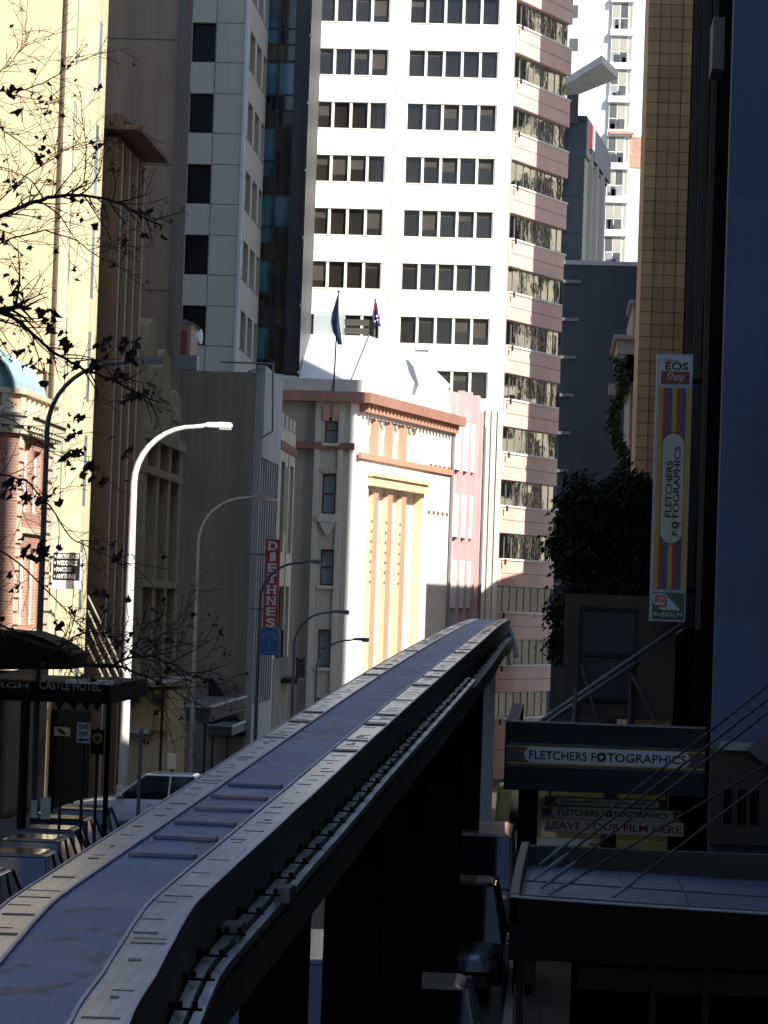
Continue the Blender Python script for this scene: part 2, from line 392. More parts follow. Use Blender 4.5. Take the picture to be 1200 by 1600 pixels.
# --- brick corner hotel
def hotel():
    f = FW(-15.0, 70); s_c = f.hit(32, 646)[0]; s_e = f.hit(86, 645)[0]
    yc, ye = 70 + s_c, 70 + s_e; cc = 3.2
    g = F((-15.0 - cc, yc - cc), (1, 1)); wg = cc * 1.41421; h = FN(-30, yc - cc)
    b = thing('brick_hotel', 'red brick corner hotel with white balustrade, deep cornice and copper roof', 'building', (-15, ye - 3, zr(78)))
    zt = f.hit(20, 640)[1]; zc0 = f.hit(102, 690)[1]; zc1 = f.hit(100, 674)[1]; zb1 = f.hit(85, 629)[1]
    K_brick = M('red_brick', (.52, .24, .16), .85, .15, .8, .1, pat=('brick', .24, .085, .012), pcol=(.5, .4, .32))
    K_stone = M('pale_stone', (.68, .60, .46), .8, .1, .9, .15)
    K_pier = M('pink_stucco', (.60, .38, .29), .85, .15, 1, .1)
    z0 = zr(78); wm = MB()
    hol = [(s_c + .9, s_c + 2.0, -1.0, 1.2), (s_e - 3.1, s_e - 2.0, -1.0, 1.2), (s_c + .9, s_c + 2.0, 2.2, 4.2), (s_e - 3.1, s_e - 2.0, 2.2, 4.0)]
    hog = [(1.5, 2.9, -1.0, 1.3), (1.5, 2.9, 2.2, 4.2)]
    wm.wall(f, s_c, s_e, z0, zc0 + .02, hol, .2); wm.wall(g, 0, wg, z0, zc0 + .02, hog, .2); wm.wall(h, 0, 30 - 15 - cc, z0, zc0 + .02, [], .2)
    n = len(wm.v)
    wm.add([(-15.22, yc + .1, z0), (-15.22, ye - .22, z0), (-29, ye - .22, z0), (-29, yc - cc + .22, z0), (-15.1 - cc, yc - cc + .22, z0),
            (-15.22, yc + .1, zc1), (-15.22, ye - .22, zc1), (-29, ye - .22, zc1), (-29, yc - cc + .22, zc1), (-15.1 - cc, yc - cc + .22, zc1)],
           [(0, 1, 6, 5), (1, 2, 7, 6), (2, 3, 8, 7), (3, 4, 9, 8), (4, 0, 5, 9), (5, 6, 7, 8, 9)])
    obj('wall', wm, K_brick, b)
    windows(b, f, hol, .2, K_dark, K_wtrim, 1, 2, .07); windows(b, g, hog, .2, K_dark, K_wtrim, 2, 2, .07)
    # cornice, frieze, quoins
    cm = MB()
    for ff, a, e in ((f, s_c, s_e + .12), (g, 0, wg), (h, 0, 30 - 15 - cc)):
        cm.fb(ff, a, e, zc1 - .28, zc1 - .02, 0, .34); cm.fb(ff, a, e, zc1 - .02, zc1 + .06, 0, .42); cm.fb(ff, a, e, zc1 - .5, zc1 - .28, 0, .2)
        k = a + .2
        while k < e - .2: cm.fb(ff, k, k + .12, zc1 - .40, zc1 - .281, .221, .32); k += .42
    obj('cornice', cm, K_stone, b)
    qm = MB(); z = zc0 - .25
    k = 0
    while z > z0:
        qm.fb(f, s_e - (1.5 if k % 2 else 1.15), s_e - .003, z - .34, z - .04, 0, .06); qm.fb(f, s_c + .003, s_c + (.7 if k % 2 else .45), z - .34, z - .04, 0, .05)
        z -= .38; k += 1
    for z in (-1.3, 1.6, 4.4): qm.fb(f, s_c + .75, s_e - 1.55, z, z + .16, 0, .1)
    obj('quoin', qm, K_stone, b)
    sf = MB().fb(f, s_c + .01, s_e - .01, z0, -2.25, .01, .1).fb(g, .01, wg, z0, -2.25, .01, .1)
    pieces('shade_panel', sf, K_black, b)  # black panels painted for the shade under the awning
    # balustrade above the cornice
    bm_ = MB(); pm = MB()
    for ff, a, e in ((f, s_c, s_e + .15), (g, 0, wg), (h, 0, 12)):
        bm_.fb(ff, a, e, zb1 - .14, zb1, -.3, .16); bm_.fb(ff, a, e, zc1 + .06, zc1 + .22, -.3, .1)
        pm.fb(ff, a, e, zc1 + .22, zb1 - .14, -.25, -.03)
        k = a + .1
        while k < e - .3: bm_.fb(ff, k, k + .3, zc1 + .22, zb1 - .14, -.02, .08); k += .75
    obj('balustrade', bm_, K_stone, b); obj('balustrade_panel', pm, K_pier, b)
    # ribbed copper roof
    rm = MB(); rb = MB(); xs = [(-.12, 0), (-.2, .35), (-.38, .75), (-.7, 1.1), (-1.2, 1.32), (-2.6, 1.35)]; e = s_e - .5
    for i in range(len(xs) - 1):
        (d0, a0), (d1, a1) = xs[i], xs[i + 1]
        rm.quad(f.pt(s_c - .5, zb1 - .1 + a0, d0), f.pt(e, zb1 - .1 + a0, d0), f.pt(e, zb1 - .1 + a1, d1), f.pt(s_c - .5, zb1 - .1 + a1, d1))
        rm.quad(g.pt(0, zb1 - .1 + a0, d0), g.pt(wg, zb1 - .1 + a0, d0), g.pt(wg, zb1 - .1 + a1, d1), g.pt(0, zb1 - .1 + a1, d1))
    rm.poly(F(f.pt(e, 0).xy, (1, 0)), [(d, zb1 - .1 + a) for d, a in xs] + [(-2.6, zb1 - .1)], 0, .02)
    obj('copper_roof', rm, M('copper_patina', (.26, .42, .42), .55, .15, 2, .15), b)
    k = s_c - .4
    while k <= e: rb.tube([f.pt(k, zb1 - .1 + a, d) for d, a in xs], .045, 5); k += .42
    k = .2
    while k < wg: rb.tube([g.pt(k, zb1 - .1 + a, d) for d, a in xs], .045, 5); k += .42
    obj('roof_rib', rb, M('copper_patina', (.26, .42, .42)), b)
hotel()

# --- hotel street awning with lettering, curved roof and posts
def hotel_awning():
    Yf = 65.5; f = FN(0, Yf)
    b = thing('hotel_awning', 'black street awning lettered Castle Hotel under the brick hotel', 'awning', (-13.5, 72, zr(72)))
    a, e, z0, z1 = f.rect(-60, 1062, 172, 1092)
    mb = MB().fb(f, a - 4, e, z0 - .12, z1, -6, 0)
    obj('fascia', mb, M('awning_black', (.007, .007, .008), .75, spec=.12), b)
    tr = MB().fb(f, f.hit(103, 1058)[0], e + .05, z1 + .003, z1 + .1, -.08, .06); obj('fascia_trim', tr, K_wtrim, b)
    s0, s1, q0, q1 = f.rect(62, 1064, 156, 1080); text('lettering', 'CASTLE HOTEL', f, s0, s1 + .02, q0, q1 + .02, .0, M('faded_letters', (.42, .38, .31), .7), b, bold=.01)
    s0, s1, q0, q1 = f.rect(-95, 1062, 44, 1076); text('lettering', 'EDINBURGH', f, s0, s1, q0, q1, .0, M('faded_letters', (.42, .38, .31)), b, bold=.01)
    # curved roof over the corner entrance
    rf = []; g = FN(0, Yf - .4)
    for px, py in ((-60, 984), (0, 985), (40, 988), (70, 998), (92, 1010), (108, 1022), (108, 1046), (-60, 1046)): rf.append(g.hit(px, py))
    obj('curved_roof', MB().poly(g, rf, -2.5, 0), M('awning_black', (.014, .014, .015)), b)
    pm = MB()
    for px in (38, 168): 
        s = f.hit(px, 1200)[0]; pm.tube([f.pt(s, zr(Yf) + .1, .12), f.pt(s, z0, .12)], .11 if px < 50 else .06, 10)
    pieces('post', pm, M('awning_black', (.014, .014, .015)), b)
    # pale panel standing in for the sunlit wall glimpsed under the awning
    k = MB(); s0, s1, q0, q1 = f.rect(82, 1089, 155, 1111, -3); k.fb(f, s0, s1, q0, q1, -3.02, -3)
    obj('blind', k, M('sunlit_wall_pale', (.62, .64, .55), .7), b)
    vd = MB()
    for px in (90, 113, 133, 150): s = f.hit(px, 1089)[0]; vd.poly(f, [(s - .1, z0 - .1), (s + .12, z0 - .1), (s + .02, z0 - .32)], -.2, -.16)
    obj('valance', vd, M('awning_black', (.014, .014, .015)), b)
    ro = MB()
    for x0, y0, x1, y1 in ((138, 932, 196, 1056), (138, 955, 184, 1056), (140, 985, 172, 1056), (137, 1010, 160, 1056)):
        ro.tube([P(x0, y0, 92), P(x1, y1, 80)], .03, 6)
    pieces('stay_rod', ro, M('rod_pale', (.5, .47, .4), .5), b)
hotel_awning()

# --- cream office block with fluted piers
def cream():
    X = -15.4; f = FW(X, 88); n = FN(X, 88)
    e = f.hit(170, 0)[0]; Y1 = 88 + e; zt = 30; z0 = zr(92)
    b = thing('cream_office_building', 'tall cream rendered office block with thin fluted piers, sunlit, behind the hotel', 'building', (X - 3, 91, z0))
    K = M('cream_render', (.70, .56, .34), .85, .04, .2, .05); K2 = M('pale_cream_render', (.74, .64, .42), .85, .04, .4, .08)
    obj('wall', MB().box(X - 16, X - .3, 88.001, Y1 - .001, z0, zt), K, b)
    ss = []
    def s_at(px, py): return f.hit(px, py)[0]
    w1 = (s_at(113, 150), s_at(120, 150)); w2 = (s_at(153, 130), s_at(159, 130))
    mb = MB(); mb.fb(f, 0, w1[0], z0, zt, -.3, 0); mb.fb(f, w1[1], w2[0], z0, zt, -.3, .0); mb.fb(f, w2[1], e, z0, zt, -.3, .0)
    k = w1[1] + .35
    while k < w2[0] - .2: mb.fb(f, k, k + .1, z0, zt, 0, .03); k += .36
    mb.fb(f, .12, .3, z0, zt, 0, .06)
    pieces('pier', mb, K2, b)
    for w in (w1, w2):
        z = -4
        while z < zt:
            obj('window', MB().fb(f, w[0], w[1], z, z + 2.3, -.299, -.02), M('blue_grey_glass', (.22, .28, .30), .15, bump=.05), b)
            obj('spandrel', MB().fb(f, w[0], w[1], z + 2.3, z + 3.4, -.299, -.01), K2, b); z += 3.4
    obj('shade_panel', MB().fb(f, .01, e, z0, -3.6, .12, .3), K_black, b)  # black panel in place of shade along the ground floor
    pp = MB(); s = n.hit(82, 600)[0]; pp.tube([n.pt(s, z0, .06), n.pt(s, zt, .06)], .06, 6)
    a = n.hit(60, 580); c = n.hit(73, 580); d = n.hit(73, 640); pp.tube([n.pt(*a, .06), n.pt(*c, .06), n.pt(*d, .06)], .04, 5)
    pieces('downpipe', pp, M('brown_pipe', (.16, .10, .06)), b)
cream()

# --- brown pier building with an overhanging eave
def eave_building():
    X = -15.4; f = FW(X, 96.4); e = 7.0; zt = P(190, 222, 99).z; z0 = zr(100)
    b = thing('eaved_building', 'brown building of tall plain piers under a wide projecting eave', 'building', (X - 3, 99, z0))
    K = M('brown_render', (.33, .195, .105), .85, .1)
    obj('wall', MB().box(X - 14, X - .35, 96.1, 96.4 + e, z0, zt), K, b)
    mb = MB(); st = MB()
    for k in range(4):
        s = .25 + k * 1.75; mb.fb(f, s, s + 1.05, z0, zt - .2, -.34, .15); st.fb(f, s + 1.052, s + 1.25, z0, zt - .2, -.34, .17)
    obj('pier', mb, K, b); pieces('pier_edge', st, M('sunlit_edge', (.80, .74, .62)), b)  # pale strips stand in for sunlit pier edges
    ev = MB().fb(f, -.2, e + .3, zt, zt + .16, -.6, .95); ev.fb(f, -.2, e + .3, zt + .16, zt + .5, -.6, .35)
    obj('eave', ev, M('eave_brown', (.24, .14, .10)), b)
    ra = MB(); ra.tube([f.pt(3, zt + .5, -.3), f.pt(3, zt + 2.3, -.3), f.pt(1.2, zt + 3, -.3)], .025, 5); obj('rail', ra, K_steel, b)
eave_building()

# --- stone building with stepped rounded parapets
def deco():
    X = -15.3; f = FW(X, 103.6); e = 10.6; z0 = zr(108)
    b = thing('stone_building', 'tan stone building with rounded parapet crests and tall columns', 'building', (X - 3, 108, z0))
    K = M('tan_stone', (.42, .335, .215), .85, .13, .8, .15)
    zt = P(240, 690, 108).z
    hol = [(1.3 + k * 3.2, 3.2 + k * 3.2, z, z + 3.6) for k in range(3) for z in (-8.5, -3.8, .6)]
    obj('wall', MB().box(X - 12, X - .45, 103.5, 114.2, z0, zt).wall(f, 0, e, z0, zt, hol, .4), K, b)
    windows(b, f, hol, .4, K_dark, M('bronze_frame', (.07, .055, .04), .5), 2, 3, .09)
    cr = MB()
    for s, w, h in ((.2, 3.0, 4.4), (3.6, 3.6, 3.6), (7.6, 2.8, 2.3)):
        cr.poly(f, [(s, zt - .1), (s + w, zt - .1), (s + w, zt + h * .7), (s + w * .85, zt + h * .92), (s + w * .5, zt + h), (s + w * .15, zt + h * .92), (s, zt + h * .7)], -.5, .25)
        cr.fb(f, s - .1, s + w + .1, zt - .1, zt + .3, 0, .5); cr.fb(f, s + .3, s + w - .3, zt + h * .45, zt + h * .55, .25, .34)
    for s in (0, 3.35, 6.55, 9.75): cr.fb(f, s, s + .85, z0, zt - .1, 0, .35)
    for z in (-4.2, .25, 4.4): cr.fb(f, -.05, e, z, z + .3, 0, .42)
    obj('parapet', cr, K, b)
deco()

# --- low awnings and shop awnings on the left footpath
def shop_awning(Y, x0, y0, x1, y1, dep, label, col, group=None):
    f = FN(0, Y); a, e, z0, z1 = f.rect(x0, y0, x1, y1)
    b = thing('shop_awning', label, 'awning', ((a + e) / 2, Y + 2, zr(Y)))
    obj('canopy', MB().fb(f, a, e, z0, z1, -dep, 0), M('canopy_' + str(int(col[0] * 100)), col), b)
    obj('canopy_edge', MB().fb(f, a - .03, e + .03, z1, z1 + .1, -.08, .05).fb(f, e - .03, e + .03, z1, z1 + .1, -dep, -.08), K_wtrim, b)
    k = a + .2; mb = MB()
    while k <= e: mb.tube([f.pt(k, z0, -.1), f.pt(k, zr(Y) + .12, -.1)], .05, 6); k += max((e - a) - .4, .5)
    pieces('post', mb, K_charcoal, b)
shop_awning(101, 172, 1064, 263, 1074, 9, 'pale edged flat awning beside the white lamp post', (.35, .32, .26))
shop_awning(119, 262, 1104, 328, 1128, 14, 'corrugated grey awning beyond the white lamp post', (.13, .12, .11))
shop_awning(134, 326, 1135, 362, 1150, 8, 'small stepped awning against the blank concrete wall', (.2, .19, .17))
def kiosk():
    f = FN(0, 103); a, e, z0, z1 = f.rect(200, 1076, 262, 1142)
    b = thing('small_shop', 'cream shop front with gabled awning and upper windows above the footpath', 'shop', ((a + e) / 2, 104, zr(103)))
    obj('wall', MB().fb(f, a, e, zr(103), z1, -5, 0), M('sunlit_shop_cream', (.82, .68, .42)), b)  # cream lightened to stand in for sun on the front
    for k in range(3):
        s = a + .15 + k * (e - a - .3) / 3; obj('window', MB().fb(f, s, s + (e - a) / 3 - .2, z1 - 1.3, z1 - .25, -.1, .03), M('blue_grey_glass', (.22, .28, .30)), b)
    ga = MB().poly(f, [(a - .1, z0 + .05), (e + .1, z0 + .05), (e + .1, z0 + .5), (a + (e - a) * .45, z0 + 1.25), (a - .1, z0 + .3)], .05, .5)
    obj('gable_awning', ga, M('shop_tan', (.80, .60, .30)), b)
    ed = MB().fb(f, a - .15, a + .9, z0 - .1, z0 + .05, 0, .6); obj('awning_edge', ed, K_wtrim, b)
kiosk()

# --- dark brown slab building with a blank party wall
def brown_slab():
    n = FN(-15.3, 113); w = FW(-15.3, 113); z0 = zr(116); zt = 38
    b = thing('brown_slab_building', 'tall dark brown building showing a blank windowless party wall', 'building', (-24, 118, z0))
    K = M('dark_brown_concrete', (.33, .25, .175), .9, .1, .4, .22)
    obj('wall', MB().box(-42, -15.6, 113, 115, z0, zt).box(-42, -19, 115.002, 122, z0, zt - .1), K, b)
    obj('corner_pier', MB().box(-15.598, -15.3, 112.9, 115, z0, zt), M('brown_grey_pier', (.19, .17, .15), .85), b)
    mb = MB()
    for z in range(-8, 38, 5): mb.box(-42, -15.6, 112.985, 113, z, z + .05)
    obj('joint', mb, M('joint_dark', (.12, .1, .08)), b)
brown_slab()

# --- blank concrete wall building (restaurant) with slatted street face
def blank_wall():
    X = -14.6; Y = 140; n = FN(X, Y); w = FW(X, Y); z0 = zr(145); zt = n.hit(330, 580)[1]; e = 9.6
    b = thing('concrete_building', 'low building with a blank grey concrete side wall and slatted street front', 'building', (-20, 144, z0))
    K = M('grey_concrete', (.295, .25, .19), .9, .12, .3, .28)
    obj('wall', MB().box(-36, X - .25, Y, Y + e, z0, zt), K, b)
    K2 = M('pale_grey_cladding', (.42, .41, .39), .7)
    fm = MB(); fm.fb(w, .0, .35, z0, zt + .1, -.249, .1); fm.fb(w, .35, e, zt - 4.1, zt + .4, -.249, .15); fm.fb(w, .35, e, z0, z0 + 5.5, -.249, .1)
    s = .9
    while s < e - .2: fm.fb(w, s, s + .3, z0 + 5.5, zt - 4.1, -.249, .12); s += 1.15
    obj('cladding', fm, K2, b)
    gl = MB().fb(w, .35, e, z0 + 5.5, zt - 4.1, -.249, -.15); obj('window', gl, K_dark, b)
    br = MB(); br.tube([n.pt(-.6, zt, .3), n.pt(.5, zt + .5, -.5), n.pt(.6, zt - 2.8, -.5), n.pt(.1, zt - 3.2, 0)], .06, 5); br.tube([n.pt(-2, zt + .45, .2), n.pt(.5, zt + .5, -.5)], .05, 5)
    pieces('bracket', br, K_steel, b)
    rs = MB().poly(n, [n.hit(326, 1060), n.hit(333, 1060), n.hit(384, 1140), n.hit(384, 1150), n.hit(326, 1150)], .02, .2); obj('stair_canopy', rs, K_charcoal, b)
blank_wall()
def house_on_roof():
    f = FN(0, 146); b = thing('rooftop_hut', 'small pink plant hut on the concrete roof with a pale box beside it', 'hut')
    a, e, z0, z1 = f.rect(272, 505, 296, 580); b.location = ((a + e) / 2, 147, z0); b['_o'] = tuple(b.location)
    obj('wall', MB().fb(f, a - 3, e, z0, z1, -3, 0), M('hut_pink', (.42, .27, .2)), b)
    obj('roof', MB().poly(f, [(a - 3.2, z1), (e + .2, z1), (a - 1, z1 + .8), (a - 3.2, z1 + .8)], -3.1, .15), K_steel, b)
    obj('door', MB().fb(f, e - .6, e - .2, z0 + .6, z1 - .3, 0, .04), M('door_red', (.25, .06, .05)), b)
    obj('plinth', MB().fb(f, a - 2, e + .5, z0, z0 + .75, .2, 1), K_steel, b)
    p = f.hit(308, 527); t = MB().tube([f.pt(e, p[1], .3), f.pt(p[0], p[1], .3)], [.03, .03], 6); t.tube([f.pt(p[0] - .1, p[1], .3), f.pt(p[0] + .25, p[1], .35)], [.08, .4], 10)
    obj('dish', t, K_wtrim, b)
house_on_roof()

# --- lower cream shop building with red band
def band_building():
    X = -14.55; Y = 149.9; w = FW(X, Y); e = 9.2; z0 = zr(155); zt = w.hit(432, 660)[1]
    b = thing('cream_shop_building', 'low cream building with a thin red band, dark windows and balcony', 'building', (-18, 154, z0))
    K = M('cream_paint', (.56, .48, .37), .8)
    zb = w.hit(440, 696)[1]
    hol = [(1.5, 3.6, zb - 5.6, zb - .8), (6.4, 8.6, zb - 5.6, zb - .8), (1.2, 8.4, zb - 12.4, zb - 7.4)]
    obj('wall', MB().box(-34, X - .35, Y + .1, Y + e, z0, zt - .5).wall(w, 0, e, z0, zt, hol, .3), K, b)
    windows(b, w, hol, .3, K_dark, K_charcoal, 3, 1, .06)
    obj('band', MB().fb(w, -.02, e, zb - .2, zb + .25, 0, .1), M('band_red', (.24, .09, .06)), b)
    sl_ = MB(); s = 4
    while s < 6.2: sl_.fb(w, s, s + .12, zb - 4.5, zb - 1, 0, .08); s += .5
    s = .6
    while s < 8.8: sl_.fb(w, s, s + .16, z0 + 3.5, z0 + 8, 0, .1); s += .7
    for s in (.4, 2.6, 4.8, 7): sl_.fb(w, s, s + 1.2, zt, zt + .7, -.3, .05)
    pieces('slat', sl_, M('cream_slat', (.5, .45, .38)), b)
    bl = MB().fb(w, 4.2, 9, zb - 12.6, zb - 12.35, 0, 1.0); s = 4.3
    while s < 9: bl.fb(w, s, s + .07, zb - 12.35, zb - 11.3, .9, .97); s += .3
    bl.fb(w, 4.2, 9, zb - 11.3, zb - 11.2, .86, 1.0); obj('balcony', bl, K_charcoal, b)
    aw = MB().fb(w, -2, e, z0 + 3.0, z0 + 3.3, 0, 2.6); obj('awning', aw, K_charcoal, b)
    nb = MB().tube([w.pt(.3, zb - .5, .5), w.pt(.3, w.hit(415, 985)[1], .5)], .055, 6)
    obj('neon_tube', nb, M('gold_tube', (.85, .68, .38), .3), b)
band_building()

# --- panelled office tower with glass bay
def panel_tower():
    n = FN(0, 162); z0 = zr(160); zt = 40
    sE = n.hit(388, 0)[0]; w = F((sE, 162), (.0, 1)); s0 = -46
    b = thing('panelled_office_tower', 'tall office tower of square grey concrete panels with black window openings', 'building', (sE - 8, 166, z0))
    K = M('grey_panel', (.38, .345, .29), .8, .06, .4, .06)
    zs = [n.hit(318, 35 + k * 110.6)[1] for k in range(-1, 11)]; hgt = n.hit(318, 35)[1] - n.hit(318, 97)[1]
    xa, xb = n.hit(300, 60)[0], n.hit(337, 60)[0]; pitch = 2 * (sE - xb) + (xb - xa) - .9
    hol = [(xa - k * 4.3, xb - k * 4.3, z - hgt, z) for z in zs for k in range(4)]
    wx = [(w.hit(a, 80)[0], w.hit(c, 80)[0]) for a, c in ((391, 399), (402, 409.5), (412.5, 418))]
    hw = [(a, c, z - hgt, z) for z in zs for a, c in wx]; eW = w.hit(420, 0)[0] + .3
    mb = MB().wall(n, s0, sE, z0, zt, hol, .35).wall(w, 0, eW, z0, zt, hw, .35).box(s0, sE - .36, 162.36, 162 + eW + 8, z0, zt - .1)
    obj('wall', mb, K, b)
    KB = M('black_window', (.008, .008, .009), .35, spec=.15, bump=0); windows(b, n, hol[::4] + hol[1::4], .35, KB); windows(b, w, hw, .35, KB)
    jt = MB()
    for z in zs:
        for q in (z, z - hgt): jt.fb(n, xb + .02, sE - .01, q - .02, q + .02, 0, .012)
        jt.fb(w, .02, eW, z - hgt - .02, z - hgt + .02, 0, .012)
    for k in range(3): jt.fb(n, xb + .01 - k * 4.3, xb + .05 - k * 4.3, z0, zt, 0, .01)
    obj('panel_joint', jt, M('joint_sealant', (.10, .09, .08)), b)  # dark sealant in the panel joints
    obj('corner_trim', MB().fb(w, -.06, .22, z0, zt, -.1, .07), M('pale_blue_trim', (.45, .50, .52), .4), b)
    # the glass slab
    yb = 162 + eW + .3; g = FN(0, yb); a, e = sE - .2, g.hit(478, 300)[0]; a2 = g.hit(420, 0)[0]
    gl = thing('glass_office_building', 'narrow black glass office building with teal panes between panelled tower and flag building', 'building', (a2 + 1, yb + 3, z0))
    e0 = g.hit(455, 1000)[0]
    obj('wall', MB().box(a2 - 2, e - .02, yb + .05, yb + 7, z0, zt), M('black_frame', (.016, .018, .02), .4), gl)
    m_ = MB()
    zz = [z - hgt * 1.55 for z in zs] + [zs[-1] - 5]
    wd = e - .9 - a2
    rn = random.Random(4)
    for i, z in enumerate(zs):
        h = zs[0] - zs[1]
        for j, (c0, c1, q0, q1) in enumerate(((0, .42, 0, .48), (.44, 1, 0, .48), (0, .42, .5, .72), (.44, 1, .5, .72), (0, .6, .74, .97), (.62, 1, .74, .97))):
            k = rn.random()
            teal = (z > -1) and ((j in (0, 1)) or (j == 2 and k < .6))
            mm = M('teal_reflection_glass', (.035, .12, .15), .08, .5, .8, .3, bump=.25, bscale=.7, spec=.6) if teal and k > .15 else (M('olive_lit_glass', (.055, .055, .03), .12, .3, .8, 0, bump=.1, bscale=.6) if j > 3 and k < .4 and z > -1 else K_dark)  # teal and olive tints stand in for reflections and lit strips
            obj('pane', MB().fb(g, a2 + wd * c0 + .04, a2 + wd * c1, z - h * q1, z - h * q0 - .05, -.02, .0), mm, gl)
        m_.fb(g, a2, e - .9, z - .04, z + .04, 0, .06)
    for q in (0, .43, 1): m_.fb(g, a2 + wd * q - .04, a2 + wd * q + .04, z0, zt, 0, .1)
    m_.fb(g, e - .95, e - .1, z0, zt, 0, .25); m_.fb(g, e - .1, e + .02, z0, zt, .0, .5)
    obj('mullion', m_, M('mullion_black', (.022, .024, .027), .35), gl)
    lp = MB()
    for k in range(9): q = g.hit(478, 60 + k * 105); lp.fb(g, e - .06, e + .12, q[1], q[1] + .15, .5, .62)
    pieces('floodlight', lp, K_wtrim, gl)
panel_tower()

# --- flag building at the bend of the street
def flag_building():
    Y = 172; n = FN(0, Y); Xc = P(551, 950, Y).x; th = radians(14); w = F((Xc, Y), (sin(th), cos(th))); L = 20.3
    z0 = zr(172) - 1; xl = P(462, 950, Y).x - 4
    b = thing('flag_building', 'cream and white bank building with orange piers, brown cornice and white hipped roof', 'building', (Xc - 3, Y + 8, z0))
    K = M('bank_render_shaded', (.44, .39, .31), .85, .06, .5, .1); KW = M('bank_white', (.80, .76, .66), .85, .04, .5, .06)  # north render darkened to carry the shade on that face
    KO = M('orange_paint', (.54, .30, .20), .8, .08); KT = M('tan_paint', (.74, .53, .335), .85, .06); KB = M('brown_trim', (.27, .115, .075), .75)
    zc = n.hit(500, 628)[1]; zct = n.hit(500, 612)[1]; zp = n.hit(500, 592)[1]
    rs = [(508, 652, 527, 692), (504, 740, 523, 803), (501, 858, 520, 915), (497, 983, 515, 1043), (494, 1090, 512, 1150)]
    ho = [n.rect(*q, .45) for q in rs]; sb0, sb1 = n.hit(488, 800, .45)[0], n.hit(533, 800, .45)[0]
    core = MB()
    q = lambda s, d, z: w.pt(s, z, d)
    base = [(xl, Y + .3), (Xc - .45, Y + .3), w.pt(.3, 0, -.65).xy, w.pt(L, 0, -.65).xy, (xl, Y + 19)]
    core.add([(x, y, z) for z in (z0, zc) for x, y in base], [(0, 1, 6, 5), (1, 2, 7, 6), (2, 3, 8, 7), (3, 4, 9, 8), (4, 0, 5, 9), (5, 6, 7, 8, 9)])
    core.wall(n, xl, sb0 - .3, z0, zc, [], .3)
    core.wall(F(n.pt(0, 0, .45).xy, (1, 0)), sb0, sb1, z0, zc, ho, .4)
    core.quad(n.pt(sb1, z0, .05), n.pt(Xc - .5, z0, .05), n.pt(Xc - .5, zc, .05), n.pt(sb1, zc, .05))
    core.quad(n.pt(sb0 - .3, z0, 0), n.pt(sb0, z0, .05), n.pt(sb0, zc, .05), n.pt(sb0 - .3, zc, 0))
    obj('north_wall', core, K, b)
    nb = F(n.pt(0, 0, .45).xy, (1, 0))
    windows(b, nb, ho, .4, M('blue_grey_glass', (.22, .28, .30)), M('window_brown', (.14, .06, .04), .6), 1, 2, .1)
    # pilaster strips beside the bay and rusticated upper storey
    st = MB(); zb = n.hit(520, 697)[1]
    for a in (sb0, sb1 - .32): st.fb(nb, a, a + .32, z0, zc - .6, 0, .12)
    for k in range(6):
        for u0, u1 in ((sb0 + .33, ho[0][0] - .02), (ho[0][1] + .02, sb1 - .33)): st.fb(nb, u0, u1, zb + .5 + k * .42, zb + .55 + k * .42, 0, .03)
    for r in ho[:4]: st.fb(nb, r[0] - .12, r[1] + .12, r[2] - .2, r[2] - .02, 0, .2)
    r = ho[1]; st.fb(nb, r[0] - .25, r[1] + .25, r[2] - .5, r[2] - .2, 0, .3)
    st.poly(nb, [(r[0] - .1, r[2] - .5), (r[1] + .1, r[2] - .5), ((r[0] + r[1]) / 2 + .1, r[2] - 1.25), ((r[0] + r[1]) / 2 - .1, r[2] - 1.25)], 0, .22)
    k = r[0] - .1
    while k < r[1] + .1: st.fb(nb, k, k + .1, r[3] + .05, r[3] + .3, 0, .1); k += .17
    obj('stone_dressing', st, M('bank_dressing_shaded', (.54, .49, .41), .85), b)  # dressing darkened along with the shaded north wall
    bt = MB(); bt.fb(n, xl, Xc - .2, zb - .22, zb + .18, .03, .62)
    pieces('string_course', bt, KB, b)
    # west front (lit): wall with two recesses
    fr = [w.hit(576, 760), w.hit(659, 780)]; a0, a1 = fr[0][0], fr[1][0]; zt1 = w.hit(600, 762)[1]
    ar = [w.hit(574, 660)[0], w.hit(653, 680)[0]]; za1 = w.hit(575, 652)[1]; za0 = w.hit(576, 709)[1]
    wl = MB().wall(w, .5, L, z0, zc, [(a0, a1, z0, zt1), (ar[0], ar[1], za0, za1)], .6)
    wl.quad(n.pt(Xc - .5, z0, .05), w.pt(.5, z0), w.pt(.5, zc), n.pt(Xc - .5, zc, .05))
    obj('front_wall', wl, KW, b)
    pieces('recess_back', MB().fb(w, a0 - .05, a1 + .05, z0, zt1 + .05, -.64, -.585).fb(w, ar[0], ar[1], za0, za1, -.64, -.30), KW, b)
    pitch = (a1 - a0) / 4 * 1.04
    for k in range(3):
        s = a0 + .95 + k * pitch + .55
        obj('fin', MB().fb(w, s, s + .9, z0, zt1 - .5, -.58, -.13), KT, b)
        obj('fin_face', MB().fb(w, s + .004, s + .896, z0, zt1 - .25, -.13, -.10), KO, b)
        mb = MB()
        for j in range(7): mb.fb(w, s - .03, s + .0, zt1 - 2.2 - j * .62, zt1 - 2.05 - j * .62, -.22, -.14)
        obj('fin_ornament', mb, KB, b)
        s = ar[0] + .95 + k * pitch + .3
        obj('arcade_pier', MB().fb(w, s + .1, s + 1.0, za0, za1 - .02, -.31, .05), KO, b)
    obj('far_jamb', MB().fb(w, a1 - .012, a1 + .004, z0, zt1, -.6, .008), KT, b)
    ac = MB()
